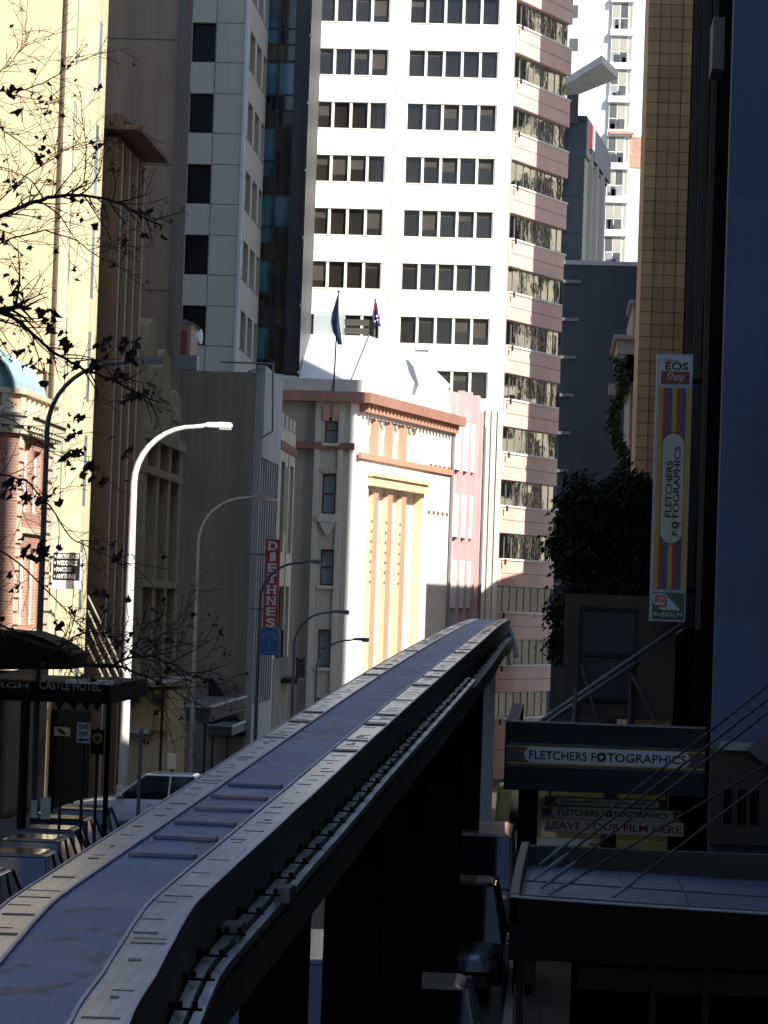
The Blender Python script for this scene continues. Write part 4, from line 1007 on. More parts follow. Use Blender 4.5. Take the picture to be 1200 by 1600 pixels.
def shop_awning_sign():
    Y = 46; f = FN(0, Y); z0 = zr(46)
    a, e, zb, zt = f.rect(790, 1128, 1117, 1246); e = FN(0, Y).hit(1117, 1180)[0]
    b = thing('photo_shop_awning', 'dark flat street awning carrying the long photo shop sign', 'awning', (.9, 50, z0))
    obj('fascia', MB().fb(f, a, e, zb, zt, -.2, 0).fb(f, a, a + .2, zb + .003, zt - .003, -9, -.2), M('awning_slate', (.026, .031, .037), .6, streak=.15, spec=.2), b)
    obj('canopy', MB().fb(f, a + .2, e, zb + .4, zt - .35, -9, -.2), K_black, b)
    obj('edge_trim', MB().fb(f, a - .02, e, zt, zt + .03, -.06, .03), K_steel, b)
    pl = MB(); s0, s1, _, _ = f.rect(810, 1240, 838, 1330); pl.fb(f, s0, s1, z0 + .1, zb, -.5, -.15); obj('post', pl, K_black, b)
    st = MB()
    for x0, y0, x1, y1, ya, yb in ((826, 1140, 1066, 975, 47.5, 52), (838, 1140, 1068, 985, 49, 53.5)): st.tube([P(x0, y0, ya), P(x1, y1, yb)], .04, 8)
    s = P(897, 1130, 48); st.tube([P(896, 1132, 47.2), P(899, 1075, 47.2)], .035, 8)
    pieces('stay_rod', st, K_steel, b)
    # the sign
    sg = thing('photo_shop_sign', 'long striped sign reading FLETCHERS FOTOGRAPHICS on the awning front', 'sign', (.9, Y - .05, zb))
    x0, x1, q0, q1 = f.rect(790, 1168, 1117, 1210); x0 += .02; x1 = e - .01; q0 = f.hit(950, 1200)[1]; q1 = f.hit(950, 1168)[1]
    h = (q1 - q0) / 5
    obj('board', MB().fb(f, x0, x1, q0 - .03, q1 + .03, .003, .028), M('sign_board_dark', (.07, .07, .09), .5), sg)
    for k, m in enumerate((K_yellow, K_red, K_blue, K_red, K_yellow)): obj('stripe', MB().fb(f, x0 + .02, x1 - .15, q0 + h * k + .02, q0 + h * (k + 1) - .02, .028, .034), m, sg)
    obj('end_panel', MB().fb(f, x1 - .14, x1, q0 - .02, q1 + .02, .028, .036), K_signw, sg)
    c0 = f.hit(819, 1183)[0]; c1 = f.hit(1078, 1187)[0]; capsule(f, c0, c1, q0 + .045, q1 - .03, .034, K_signw, sg)
    fletchers(f, c0 + .08, c1 - .06, q0 + .10, q1 - .085, .046, sg)
    # hanging panels under the awning, three rows
    hg = thing('hanging_sign', 'stacked hanging sign panel reading LEAVE YOUR FILM HERE under the awning', 'sign', (1.2, 48.5, zb - .3))
    f2 = FN(0, 48.5)
    for (px0, py0, px1, py1), kind in (((864, 1247, 1038, 1262), 0), ((858, 1261, 1060, 1283), 1), ((851, 1282, 1068, 1303), 2)):
        u0, u1, w0, w1 = f2.rect(px0, py0, px1, py1); w0 = f2.hit((px0 + px1) / 2, py1)[1]; w1 = f2.hit((px0 + px1) / 2, py0)[1]; dd = .02 * kind
        if kind < 2:
            obj('board', MB().fb(f2, u0 - .12, u1 + .05, w0 + .004, w1 - .004, -.1 - dd, dd), M('sign_board_dark', (.07, .07, .09)), hg)
            for j, m in enumerate((K_yellow, K_blue, K_yellow)): hh = (w1 - w0) / 3; obj('stripe', MB().fb(f2, u0 - .11, u1 + .04, w0 + hh * j + .02, w0 + hh * (j + 1) - .02, dd, dd + .006), m, hg)
            capsule(f2, u0 + .04, u1 - .08, w0 + .02, w1 - .02, dd + .006, M('bright_sign_white', (.80, .80, .80), .4), hg); fletchers(f2, u0 + .16, u1 - .18, w0 + .065, w1 - .065, dd + .018, hg)
        else:
            obj('board', MB().fb(f2, u0, u1, w0, w1, -.1, dd), M('bright_sign_white', (.80, .80, .80), .4), hg); text('lettering', 'LEAVE YOUR FILM HERE', f2, u0 + .04, u1 - .04, w0 + .05, w1 - .05, dd, K_red, hg, bold=.02)
    hr = MB()
    for px in (858, 1040): s = f2.hit(px, 1250)[0]; hr.fb(f2, s, s + .03, w1, zb + .39, -.06, -.02)
    pieces('hanger', hr, K_black, hg)
    # timber backed sign box standing on the awning
    f3 = FN(0, 52); bx = thing('sign_box', 'plain brown sign box with a framed grey back panel standing on the awning', 'sign box', (1.2, 53, zt))
    u0, u1, w0, w1 = f3.rect(884, 931, 1052, 1120); w1 = f3.hit(960, 930)[1]; w0 = zt - .12
    obj('casing', MB().fb(f3, u0, u1, w0, w1, -1.2, 0), M('box_brown', (.085, .072, .058), .85, streak=.15), bx)
    g0, g1, r0, r1 = f3.rect(908, 950, 990, 1095); obj('back_panel', MB().fb(f3, g0, g1, r0, r1, .003, .03), M('box_grey', (.055, .06, .065), .8), bx)
    fr = MB(); zm = f3.hit(950, 1024)[1]
    for z in (r0, zm, r1): fr.fb(f3, g0, g1, z - .03, z + .03, .03, .07)
    for s in (g0, g1): fr.fb(f3, s - .03, s + .03, r0 - .5, r1 + .03, .031, .08)
    obj('frame', fr, M('frame_black', (.02, .02, .02)), bx)
    br = MB()
    for x0, y0, x1, y1 in ((908, 1040, 935, 1132), (985, 1050, 1026, 1135), (984, 1060, 984, 1132)): br.tube([P(x0, y0, 51.8), P(x1, y1, 50.6)], .028, 6)
    pieces('brace', br, M('brace_brown', (.09, .07, .06)), bx)
    # tall projecting blade sign
    f4 = FN(0, 50.5); bs = thing('blade_sign', 'tall striped projecting sign reading FLETCHERS FOTOGRAPHICS and EOS Shop', 'sign', (2.0, 50.5, f4.hit(1040, 972)[1]))
    u0 = f4.hit(1029, 560)[0]; u1 = f4.hit(1083, 560)[0]; u0 = P(1015, 950, 50.5).x + .0; u1 = P(1071, 950, 50.5).x
    def Z(py): return f4.hit(1045, py)[1]
    zt4, zb4 = Z(553), Z(971)
    obj('casing', MB().fb(f4, u0, u1, zb4, zt4, -.25, 0), M('sign_frame_pale', (.42, .47, .60), .4), bs)
    i0, i1 = u0 + .045, u1 - .02; wd = (i1 - i0)
    obj('face', MB().fb(f4, i0, i1, Z(602), Z(557), 0, .01), K_signw, bs)
    text('lettering', 'Canon', f4, i0 + .06, i0 + .32, Z(566), Z(560), .01, K_red, bs)
    text('lettering', 'EOS', f4, i0 + .1, i1 - .06, Z(578), Z(566), .01, K_letterk, bs, bold=.02)
    obj('red_panel', MB().fb(f4, i0 + .03, i1 - .03, Z(600), Z(580), .01, .018), M('deep_red', (.20, .02, .02), .4), bs)
    text('lettering', 'Shop', f4, i0 + .12, i1 - .12, Z(598), Z(582), .018, K_signw, bs, shear=.3, bold=.0)
    for k, m in enumerate((K_yellow, K_red, K_blue, K_yellow, K_red, K_blue, K_yellow)): obj('stripe', MB().fb(f4, i0 + wd * k / 7, i0 + wd * (k + 1) / 7, Z(921), Z(606), 0, .01), m, bs)
    # vertical capsule
    r = wd * .34; c = i0 + wd * .51; q0, q1 = Z(849), Z(677)
    pts = [(c + r * cos(t), q1 - r + r * sin(t)) for t in [k * pi / 10 for k in range(11)]] + [(c + r * cos(t), q0 + r + r * sin(t)) for t in [pi + k * pi / 10 for k in range(11)]]
    ptk = [(c + (p - c) * 1.05, z + (.02 if z > (q0 + q1) / 2 else -.02)) for p, z in pts]
    obj('capsule_edge', MB().poly(f4, ptk, .01, .016), K_letterk, bs); obj('capsule', MB().poly(f4, pts, .016, .022), M('sign_cream', (.58, .55, .50), .45), bs)
    text('lettering', 'FLETCHERS', f4, c - r * .62, c - r * .03, Z(808), Z(720), .022, K_letterk, bs, rot=True, bold=.012)
    text('lettering', 'TOGRAPHICS', f4, c + r * .08, c + r * .66, Z(812), Z(697), .022, K_letterk, bs, rot=True, bold=.012)
    text('lettering', 'F', f4, c + r * .08, c + r * .66, Z(836), Z(829), .022, K_letterk, bs, rot=True, bold=.012)
    cz = Z(820); rr = r * .34; cc = c + r * .36
    ap = obj('aperture_mark', MB().poly(f4, [(cc + rr * cos(k * pi / 8), cz + rr * sin(k * pi / 8)) for k in range(16)], .022, .034), K_letterk, bs)
    obj('aperture_hole', MB().poly(f4, [(cc + rr * .4 * cos(k * pi / 3), cz + rr * .4 * sin(k * pi / 3)) for k in range(6)], .034, .037), M('sign_cream', (.58, .55, .50)), ap)
    tl = MB().poly(f4, [(cc + rr * .6, cz - rr * .2), (cc + rr * 1.5, cz + rr * .4), (cc + rr * 1.5, cz + rr * .8), (cc + rr * .5, cz + rr * .1)], .022, .03); obj('aperture_tail', tl, K_letterk, bs)
    obj('film_panel', MB().fb(f4, i0, i1, Z(968), Z(926), 0, .01), M('film_green', (.015, .10, .045), .4), bs)
    ww = MB(); ww.poly(f4, [(i0 + .01, Z(928)), (i0 + wd * .38, Z(928)), (i0 + wd * .88, Z(953)), (i0 + wd * .28, Z(953)), (i0 + .01, Z(943))], .01, .016); obj('film_flash', ww, K_signw, bs)
    rb = MB(); x0, x1 = i0 + wd * .08, i0 + wd * .45; y0, y1 = Z(948.5), Z(930.5); t = (y1 - y0) * .17
    rb.fb(f4, x0, x1 - t, y1 - t, y1, .016, .022); rb.fb(f4, x1 - t, x1, y0, y1 - t * .6, .016, .022); rb.fb(f4, x0 + t, x1 - t - .001, y0, y0 + t, .016, .022); rb.fb(f4, x0, x0 + t * .9, y0 + t * 2.2, y1 - t - .001, .016, .022)
    obj('film_mark', rb, M('film_red', (.45, .03, .03), .4), bs); text('lettering', 'FUJI', f4, x0 + t * 1.1, x1 - t * 1.3, y0 + t * 1.6, y1 - t * 1.6, .016, M('film_red', (.45, .03, .03)), bs, bold=.03)
    text('lettering', 'FUJIFILM', f4, i0 + wd * .05, i1 - wd * .06, Z(965.5), Z(957), .01, M('film_letters', (.42, .58, .50), .4), bs, bold=.01)
    pieces('wall_bracket', MB().fb(f4, u1, P(1075, 950, 50.5).x + .25, zt4 - .5, zt4 - .42, -.15, -.08).fb(f4, u1, P(1075, 950, 50.5).x + .25, zb4 + .5, zb4 + .58, -.15, -.08), K_black, bs)
shop_awning_sign()

# --- near awning on the right with its stay rods
def near_awning():
    f = FN(0, 30); z0 = zr(30)
    aL = f.hit(797, 1402); zt = aL[1]; zb = f.hit(800, 1500)[1]; a = aL[0]; e = 3.58
    b = thing('near_awning', 'wide black fronted awning with a ribbed blue grey top and pale edge', 'awning', (2, 33, z0))
    yb = 35.3
    def ze(s): return zt - .10 * ((s - a) / (e - a)) ** .8
    mb = MB(); n = 10
    for k in range(n):
        s0, s1 = a + (e - a) * k / n, a + (e - a) * (k + 1) / n
        mb.add([f.pt(s0, zb, 0), f.pt(s1, zb, 0), f.pt(s1, ze(s1), 0), f.pt(s0, ze(s0), 0), f.pt(s0, zb, -.12), f.pt(s1, zb, -.12), f.pt(s1, ze(s1), -.12), f.pt(s0, ze(s0), -.12)], [(0, 1, 2, 3), (7, 6, 5, 4), (3, 2, 6, 7), (0, 4, 5, 1), (0, 3, 7, 4), (1, 5, 6, 2)])
    obj('fascia', mb, M('fascia_black', (.006, .008, .009), .7, spec=.12), b)
    lp = MB().tube([f.pt(a + (e - a) * k / n, ze(a + (e - a) * k / n) + .012, .004) for k in range(n + 1)], .016, 6); obj('front_lip', lp, M('lip_pale', (.42, .48, .52), .35), b)
    # ribbed top and its curved end kerb
    tp = MB(); y = 30.12; k = 0
    while y < yb:
        tp.hexa([(a + .1, y, zt - .16), (e, y, zt - .27), (e, y + .22, zt - .27), (a + .1, y + .22, zt - .16), (a + .1, y + .02, zt - .13), (e, y + .02, zt - .24), (e, y + .2, zt - .24), (a + .1, y + .2, zt - .13)]); y += .23
    obj('ribbed_top', tp, M('ribbed_steel', (.12, .17, .25), .5, streak=.2), b)
    sm = MB()
    for px in (985, 1090): s = f.hit(px, 1400)[0]; sm.hexa([(s, 30.2, zt - .2), (s + .02, 30.2, zt - .2), (s + .02, yb, zt - .2), (s, yb, zt - .2), (s, 30.2, zt - .165), (s + .02, 30.2, zt - .165), (s + .02, yb, zt - .15), (s, yb, zt - .15)])
    for y in (31.5, 33.2): sm.hexa([(a + .1, y, zt - .2), (e, y, zt - .3), (e, y + .03, zt - .3), (a + .1, y + .03, zt - .2), (a + .1, y, zt - .115), (e, y, zt - .225), (e, y + .03, zt - .225), (a + .1, y + .03, zt - .115)])
    obj('seam', sm, M('seam_dark', (.06, .075, .1), .5), b)
    kb = MB(); pr = []
    for k in range(9):
        t = k / 8; pr.append(Vector((a + .04 + .10 * (t ** 2) * .6, 30 + 5.3 * t, zt + .02 + .10 * t * t)))
    for i in range(8):
        p, q = pr[i], pr[i + 1]; kb.hexa([p + Vector((-.04, 0, -.3)), p + Vector((.05, 0, -.3)), q + Vector((.05, 0, -.3)), q + Vector((-.04, 0, -.3)), p + Vector((-.04, 0, .03)), p + Vector((.05, 0, .03)), q + Vector((.05, 0, .03)), q + Vector((-.04, 0, .03))])
    obj('end_kerb', kb, M('kerb_tan', (.36, .30, .24), .7), b)
    bk = MB().box(a + .1, e, yb, yb + .2, zt - .45, zt + .1); obj('back_upstand', bk, M('upstand_grey', (.05, .05, .047), .8), b)
    K_end = M('rod_end_steel', (.20, .25, .30), .4, metal=.3)
    for (x0, y0), (x1, y1), ya, r in (((842, 1352), (1240, 1040), 34.2, .014), ((834, 1375), (1240, 1062), 33.0, .015), ((846, 1388), (1240, 1082), 32.2, .015), ((858, 1398), (1240, 1170), 31.2, .014), ((958, 1402), (1240, 1186), 30.9, .013)):
        p = P(x0, y0, ya); q = P(x1, y1, ya + 2.5); d = (q - p)
        ro = obj('stay_rod', MB().tube([p + d * .12, q], r, 8), M('rod_dark', (.03, .034, .036), .45), b)
        obj('rod_end', MB().tube([p, p + d * .05, p + d * .1, p + d * .125], [r * .9, r * 1.7, r * 1.8, r], 8), K_end, ro)
    # posts and posters beneath, with a black panel added for the shade
    sf = MB()
    for px in (806, 1020, 1105): s = f.hit(px, 1550)[0]; sf.fb(f, s, s + .07, z0 + .1, zb, -.9, -.8)
    pieces('post', sf, K_charcoal, b)
    obj('soffit', MB().fb(f, a + .1, e, zb + .1, zb + .14, -5.2, -.13), K_black, b)
    ps = MB(); u0, u1, w0, w1 = f.rect(818, 1505, 836, 1560); ps.fb(f, u0, u1, w0, w1, -1.2, -1.15)
    u0, u1, w0, w1 = f.rect(800, 1560, 815, 1640); ps.fb(f, u0, u1, w0, w1, -1.2, -1.15); u0, u1, w0, w1 = f.rect(766, 1545, 780, 1640, -3); ps.fb(f, u0, u1, w0, w1, -3.2, -3.15)
    pieces('poster_panel', ps, M('poster_grey', (.07, .075, .085), .6), b)
    obj('awning_shade_panel', MB().fb(f, .35, 3.58, z0 + .1, zb + .09, -4.2, -3.9), K_black, b)  # black panel put in for the deep shade under the awning
    bd = MB().fb(f, .4, 3.4, zb - .55, zb - .3, -2.2, -2.1); o = obj('sign_strip', bd, M('strip_dark', (.04, .04, .045)), b)
near_awning()
def right_block():
    z0 = zr(20); b = thing('shop_building', 'tan brick shop building at the right edge with a pale ledge', 'building', (6, 36, z0))
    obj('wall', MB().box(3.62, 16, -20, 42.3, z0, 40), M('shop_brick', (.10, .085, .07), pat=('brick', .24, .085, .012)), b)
    f = FN(0, 41.9); u0, u1, w0, w1 = f.rect(1112, 1182, 1230, 1312); w1 = f.hit(1150, 1172)[1]; w0 = f.hit(1150, 1320)[1]
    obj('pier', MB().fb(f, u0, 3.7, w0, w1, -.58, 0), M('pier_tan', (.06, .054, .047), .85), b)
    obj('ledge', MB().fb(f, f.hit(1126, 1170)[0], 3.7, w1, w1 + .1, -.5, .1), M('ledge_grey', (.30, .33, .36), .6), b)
    wi = MB()
    for px in (1130, 1152, 1172): s = f.hit(px, 1270)[0]; wi.fb(f, s, s + .12, w0 + .3, w0 + .8, .0, .03)
    pieces('window', wi, K_black, b)
    obj('roof_slope', MB().poly(f, [f.hit(1165, 1170), f.hit(1240, 1110), f.hit(1240, 1195), f.hit(1190, 1190)], .12, .3), M('roof_grey', (.12, .13, .14)), b)
right_block()

# ---------------------------------------------------------------- the rest of the street, out of the picture, shaped to shade it or fill its reflections
def block(name, label, x0, x1, y0, y1, zt, col, fl=7.2):
    z0 = zr((y0 + y1) / 2); b = thing(name, label, 'building', ((x0 + x1) / 2, (y0 + y1) / 2, z0))
    obj('wall', MB().box(x0, x1, y0, y1, z0, zt), M('block_' + name + str(int(x0)), col, .85), b)
    wn = MB(); z = z0 + 5
    while z < zt - 2:
        wn.box(x0 - .03, x0, y0 + 1, y1 - 1, z, z + 1.6); wn.box(x0 + 1, x1 - 1, y0 - .03, y0, z, z + 1.6); wn.box(x1, x1 + .03, y0 + 1, y1 - 1, z, z + 1.6); z += fl
    pieces('window', wn, K_brownglass, b)
block('office_tower', 'tall grey office tower behind the tiled building', 6.2, 16, 79, 138.5, 70, (.3, .29, .28))
block('office_tower', 'slim concrete office tower beside the slate slab', 8, 20, 193.4, 203, 70, (.4, .38, .35))
def bend_block():
    z0 = zr(180); b = thing('office_block', 'low brick office block following the bend beyond the street tree', 'building', WF.pt(12, z0, 18))
    q = [WF.pt(s, 0, d).xy for s, d in ((3.3, 16.5), (25.5, 16.5), (25.5, 21), (3.3, 21))]
    obj('wall', MB().add([(p.x, p.y, z) for z in (z0, 15.6) for p in q], [(0, 1, 5, 4), (1, 2, 6, 5), (2, 3, 7, 6), (3, 0, 4, 7), (4, 5, 6, 7)]), M('block_brick', (.35, .24, .18)), b)
    for z in (-6, -1, 4, 9): obj('window', MB().add([WF.pt(s, zz, d) for s, d in ((4, 16.49), (25, 16.49), (25, 16.45), (4, 16.45)) for zz in (z, z + 1.8)], [(0, 2, 3, 1), (4, 5, 7, 6), (0, 1, 5, 4)][:2]), K_brownglass, b)
bend_block()
block('office_block', 'stone office block set back behind the dark fronted building', 14.6, 40, 52, 72, 29.8, (.4, .37, .32))
def reflection_block():  # unseen block added to be mirrored in the pink tower's glass
    z0 = zr(245); b = thing('office_block', 'unseen cream block of dark strips, added for reflections in the pink tower glass', 'building', (35, 244, z0))
    obj('wall', MB().box(14, 64, 238, 250, z0, 62), M('block_cream', (.78, .70, .54)), b)
    obj('podium', MB().box(14, 64, 237.6, 237.88, z0, 3.5), M('dark_reflection_base', (.10, .095, .09)), b)  # dark base added to darken the lower reflections
    rn = random.Random(2); x = 15
    while x < 62:
        mid = 27 < x < 44; w = rn.uniform(.2, .6) if mid else rn.uniform(.8, 2)
        if 35.2 < x < 36.6: w = 2.4
        z = rn.uniform(-4, 4)
        while z < 58:
            h = rn.uniform(2, 14); obj('window', MB().box(x, x + w, 237.9, 238, z, min(z + h, 60)), M('black_window', (.008, .008, .009), .35), b); z += h + rn.uniform(.6, 5)
        x += w + (rn.uniform(.2, .8) if mid else rn.uniform(1, 3))
reflection_block()
block('office_block', 'stone office block opposite the awning on the near left', -36, -15.6, -40, 62, 26, (.3, .28, .25))

# ---------------------------------------------------------------- street lamps
def lamp(label, base, top, arm, r, m, headm, group='curved arm street lamps along the left kerb', sq=False):
    """base point, point where the arm ends, with a curved neck"""
    b = thing('street_lamp', label, 'street lamp', base, group)
    H = top.z - base.z; R = min(arm * .62, 1.9); x0 = base.x; pts = []; rs = []
    lean = 0
    for k in range(7): z = base.z + (H - R) * k / 6; pts.append(Vector((x0, base.y, z))); rs.append(r * (1 - .35 * k / 6))
    for k in range(1, 10):
        a = k / 9 * pi / 2; pts.append(Vector((x0 + R * (1 - cos(a)) , base.y, base.z + H - R + R * sin(a) * .97))); rs.append(r * (.65 - .2 * k / 9))
    pts.append(Vector((top.x - .75, base.y, top.z))); rs.append(r * .42)
    obj('pole', MB().tube(pts, rs, 10), m, b, smooth=True)
    fl = MB().tube([base, base + Vector((0, 0, .9))], r * 1.25, 10).tube([base, base + Vector((0, 0, .06))], r * 2.2, 10); obj('base_sleeve', fl, m, b)
    x = top.x; y = base.y; z = top.z
    hd = MB()
    prof = [(-.82, .05, .05), (-.72, .1, .09), (-.4, .11, .10), (-.38, .13, .11), (-.05, .14, .1), (0, .1, .06)]
    vs = []; fs = []
    for dx, w, h in prof: vs += [(x + dx, y - w, z - h * .5), (x + dx, y + w, z - h * .5), (x + dx, y + w * .8, z + h), (x + dx, y - w * .8, z + h)]
    for i in range(len(prof) - 1):
        for k in range(4): fs.append((i * 4 + k, i * 4 + (k + 1) % 4, i * 4 + 4 + (k + 1) % 4, i * 4 + 4 + k))
    fs += [(0, 1, 2, 3), (23, 22, 21, 20)]
    obj('lamp_head', hd.add(vs, fs), headm, b)
    obj('diffuser', MB().box(x - .36, x - .03, y - .11, y + .11, z - .11, z - .045), M('lamp_diffuser', (.5, .5, .48), .3), b)
KP = M('pole_grey', (.13, .15, .165), .5, streak=.05); KPW = M('pole_sunlit_white', (.74, .76, .75), .4, streak=.05); KHD = M('lamp_head_grey', (.16, .17, .18), .5)
def lamp_at(px, py, hx, hy, Y, label, m, hm, r):
    p = P(px, py, Y); t = P(hx, hy, Y); lamp(label, Vector((p.x, Y, zr(Y) + .1)), t, t.x - p.x, r, m, hm)
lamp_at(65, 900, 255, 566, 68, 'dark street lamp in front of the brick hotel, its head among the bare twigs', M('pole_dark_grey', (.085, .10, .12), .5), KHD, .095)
lamp_at(204, 900, 363, 666, 82, 'bright white street lamp in full sun, the tallest in the picture', KPW, M('lamp_head_sunlit_white', (.72, .74, .74), .4), .145)  # white pole and head carry the sunlight in their colour
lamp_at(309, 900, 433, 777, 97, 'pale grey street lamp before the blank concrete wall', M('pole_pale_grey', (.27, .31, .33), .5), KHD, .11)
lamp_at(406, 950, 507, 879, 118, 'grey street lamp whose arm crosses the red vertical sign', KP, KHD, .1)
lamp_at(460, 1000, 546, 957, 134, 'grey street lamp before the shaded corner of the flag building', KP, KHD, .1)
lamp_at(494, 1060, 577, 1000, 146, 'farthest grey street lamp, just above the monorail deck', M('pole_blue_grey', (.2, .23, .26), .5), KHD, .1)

# ---------------------------------------------------------------- signs on the left
def diethnes():
    f = FN(0, 139.2); K = M('sign_red', (.50, .045, .035), .5, .06)
    def at(py): return f.hit(432, py)[1]
    x0 = P(410, 950, 139.2).x + .07; x1 = P(434.5, 950, 139.2).x; zt, zb = at(843), at(980)
    b = thing('restaurant_sign', 'tall red vertical sign with stacked white letters DIETHNES', 'sign', (x0, 139.3, zb))
    obj('panel', MB().fb(f, x0, x1, zb, zt, -.25, 0), K, b); L = (zt - zb) / 8
    for k, c in enumerate('DIETHNES'):
        z1 = zt - L * k - .10; w = (x1 - x0); ins = .30 if c == 'I' else .17
        text('letter', c, f, x0 + w * ins, x1 - w * ins, z1 - L * .80, z1, .0, K_letterw, b, bold=.035)
        if c in 'DIHNT':      # slab serifs
            sr = MB(); 
            for zz in ((z1 - L * .80, z1 - L * .70), (z1 - L * .10, z1)): 
                if c == 'T' and zz[1] == z1: continue
                for u in ((.12, .42), (.58, .88)) if c in 'HN' else (((.3, .7),) if c in 'IT' else ((.12, .4),)): sr.fb(f, x0 + w * u[0], x0 + w * u[1], zz[0], zz[1], .0, .013)
            obj('serif', sr, K_letterw, b)
    pieces('arm_bracket', MB().fb(f, x0 - .9, x0, zt - .8, zt - .7, -.15, -.1).fb(f, x0 - .9, x0, zb + .8, zb + .9, -.15, -.1), K_steel, b)
    s = thing('blue_sign', 'square blue sign with a pale emblem hanging below the red vertical sign', 'sign', (x0, 139.3, at(1025)))
    u0 = P(406.5, 950, 139.2).x + .1; u1 = P(434, 950, 139.2).x + .06; z1, z0 = at(981), at(1024)
    obj('panel', MB().fb(f, u0, u1, z0, z1, -.2, 0), M('sign_blue', (.03, .15, .36), .5, .08), s)
    KL = M('emblem_blue', (.16, .32, .52), .5); c = (u0 + u1) / 2 - .03; zc = z0 + (z1 - z0) * .62; em = MB()
    for r in (.13, .24, .34):
        ring = [(c + r * cos(k * pi / 9 - pi / 9), zc + r * sin(k * pi / 9 - pi / 9)) for k in range(11)]
        for i in range(10): (a, p), (e, q) = ring[i], ring[i + 1]; em.poly(f, [(a, p), (e, q), (c + (e - c) * .84, zc + (q - zc) * .84), (c + (a - c) * .84, zc + (p - zc) * .84)], 0, .012)
    em.fb(f, c - .035, c + .06, zc - .42, zc + .05, .0, .013)
    obj('emblem', em, KL, s)
    text('lettering', 'OPEN', f, u0 + .12, u1 - .15, z0 + .26, z0 + .40, 0, KL, s, bold=.02); text('lettering', 'CLUBROOM', f, u0 + .05, u1 - .05, z0 + .07, z0 + .2, 0, KL, s, bold=.02)
diethnes()
def hotel_sign():
    Y = 84.6; f = FN(0, Y); u0, u1, z0, z1 = f.rect(82, 862, 127, 921); u0 = f.hit(82, 892)[0]; u1 = f.hit(127, 892)[0]
    b = thing('hotel_board', 'square white and black board listing WEDDINGS PARTIES ANYTHING on the hotel corner', 'sign', (u0, Y, z0))
    obj('board', MB().fb(f, u0, u1, z0, z1, -.12, 0), K_wtrim, b); w = u1 - u0; h = z1 - z0
    obj('black_panel', MB().fb(f, u0 + .02 * w, u1 - .05 * w, z0 + .24 * h, z1 - .02 * h, 0, .012), K_letterk, b)
    for k, (t, e) in enumerate((('BIRTHDAYS', .92), ('WEDDINGS', .85), ('PARTIES', .66), ('ANYTHING', .80))):
        q = z1 - h * (.05 + .18 * k); text('lettering', t, f, u0 + .14 * w, u0 + e * w, q - .13 * h, q, .012, K_letterw, b, bold=.03)
        obj('bullet', MB().fb(f, u0 + .06 * w, u0 + .1 * w, q - .10 * h, q - .03 * h, .012, .02), K_letterw, b)
    pieces('bracket', MB().fb(f, u0 - .35, u0, z1 - .2, z1 - .12, -.1, -.04).fb(f, u0 - .35, u0, z0 + .1, z0 + .18, -.1, -.04), K_black, b)
hotel_sign()
def street_sign(px, py0, py1, w, Y, label, kind, pole=True):
    f = FN(0, Y); c = f.hit(px, (py0 + py1) / 2)[0]; z1 = f.hit(px, py0)[1]; z0 = f.hit(px, py1)[1]
    b = thing('street_sign', label, 'sign', (c, Y, zr(Y) + .13))
    obj('pole', MB().tube([(c, Y + .06, zr(Y) + .1), (c, Y + .06, z1 + .15)], .035, 8), K_charcoal, b)
    if kind == 'oneway':
        obj('plate', MB().fb(f, c - w / 2, c + w / 2, z0, z1, -.02, 0), M('plate_grey', (.42, .43, .44), .5), b); h = z1 - z0
        text('lettering', 'ONE', f, c - w * .36, c + w * .36, z1 - .32 * h, z1 - .08 * h, 0, K_letterk, b, bold=.02)
        text('lettering', 'WAY', f, c - w * .4, c + w * .4, z1 - .66 * h, z1 - .42 * h, 0, K_letterk, b, bold=.02)
        obj('arrow', MB().poly(f, [(c - w * .42, z0 + .17 * h), (c - w * .12, z0 + .28 * h), (c - w * .12, z0 + .21 * h), (c + w * .42, z0 + .21 * h), (c + w * .42, z0 + .13 * h), (c - w * .12, z0 + .13 * h), (c - w * .12, z0 + .06 * h)], 0, .012), K_letterk, b)
    elif kind == 'disc':
        r = w / 2; zc = (z0 + z1) / 2
        obj('backboard', MB().fb(f, c - w * .6, c + w * .6, zc - w * 1.5, zc + w * .8, -.05, -.012), K_black, b)
        o = obj('disc', MB().poly(f, [(c + r * cos(k * pi / 10), zc + r * sin(k * pi / 10)) for k in range(20)], -.012, .01), M('disc_amber', (.30, .16, .04), .5), b)
        obj('disc_mark', MB().poly(f, [(c + r * .55 * cos(k * pi / 8), zc + r * .62 * sin(k * pi / 8)) for k in range(16)], .01, .018), M('disc_dark', (.05, .03, .02)), o)
    else:
        obj('plate', MB().fb(f, c - w / 2, c + w / 2, z0, z1, -.02, 0), M('plate_yellow', (.55, .48, .25), .5), b); h = z1 - z0
        obj('arrow', MB().poly(f, [(c - w * .35, z1 - .2 * h), (c - w * .1, z1 - .15 * h), (c + w * .3, z0 + .25 * h), (c + w * .1, z0 + .1 * h), (c - w * .25, z1 - .5 * h)], 0, .012), K_letterk, b)
street_sign(130.5, 1129, 1161, .30, 63.5, 'small grey ONE WAY plate with a left arrow under the black awning', 'oneway')
street_sign(152, 1147, 1160, .24, 63.8, 'round amber signal disc beside the one way plate', 'disc')
street_sign(97, 1136, 1150, .36, 64, 'small yellow plate with a black slanted mark under the awning', 'plate')
def traffic_pole(px, Y, top, label, name='bollard_post'):
    p = P(px, 1180, Y); b = thing('sign_post', label, 'post', (p.x, Y, zr(Y)))
    zt = P(px, top, Y).z; obj('post', MB().tube([(p.x, Y, zr(Y) + .1), (p.x, Y, zt)], .05, 8), KP, b); obj('cap', MB().tube([(p.x, Y, zt), (p.x, Y, zt + .05)], [.06, .02], 8), KP, b)
traffic_pole(219, 74.5, 1140, 'thin dark post standing in front of the silver car')
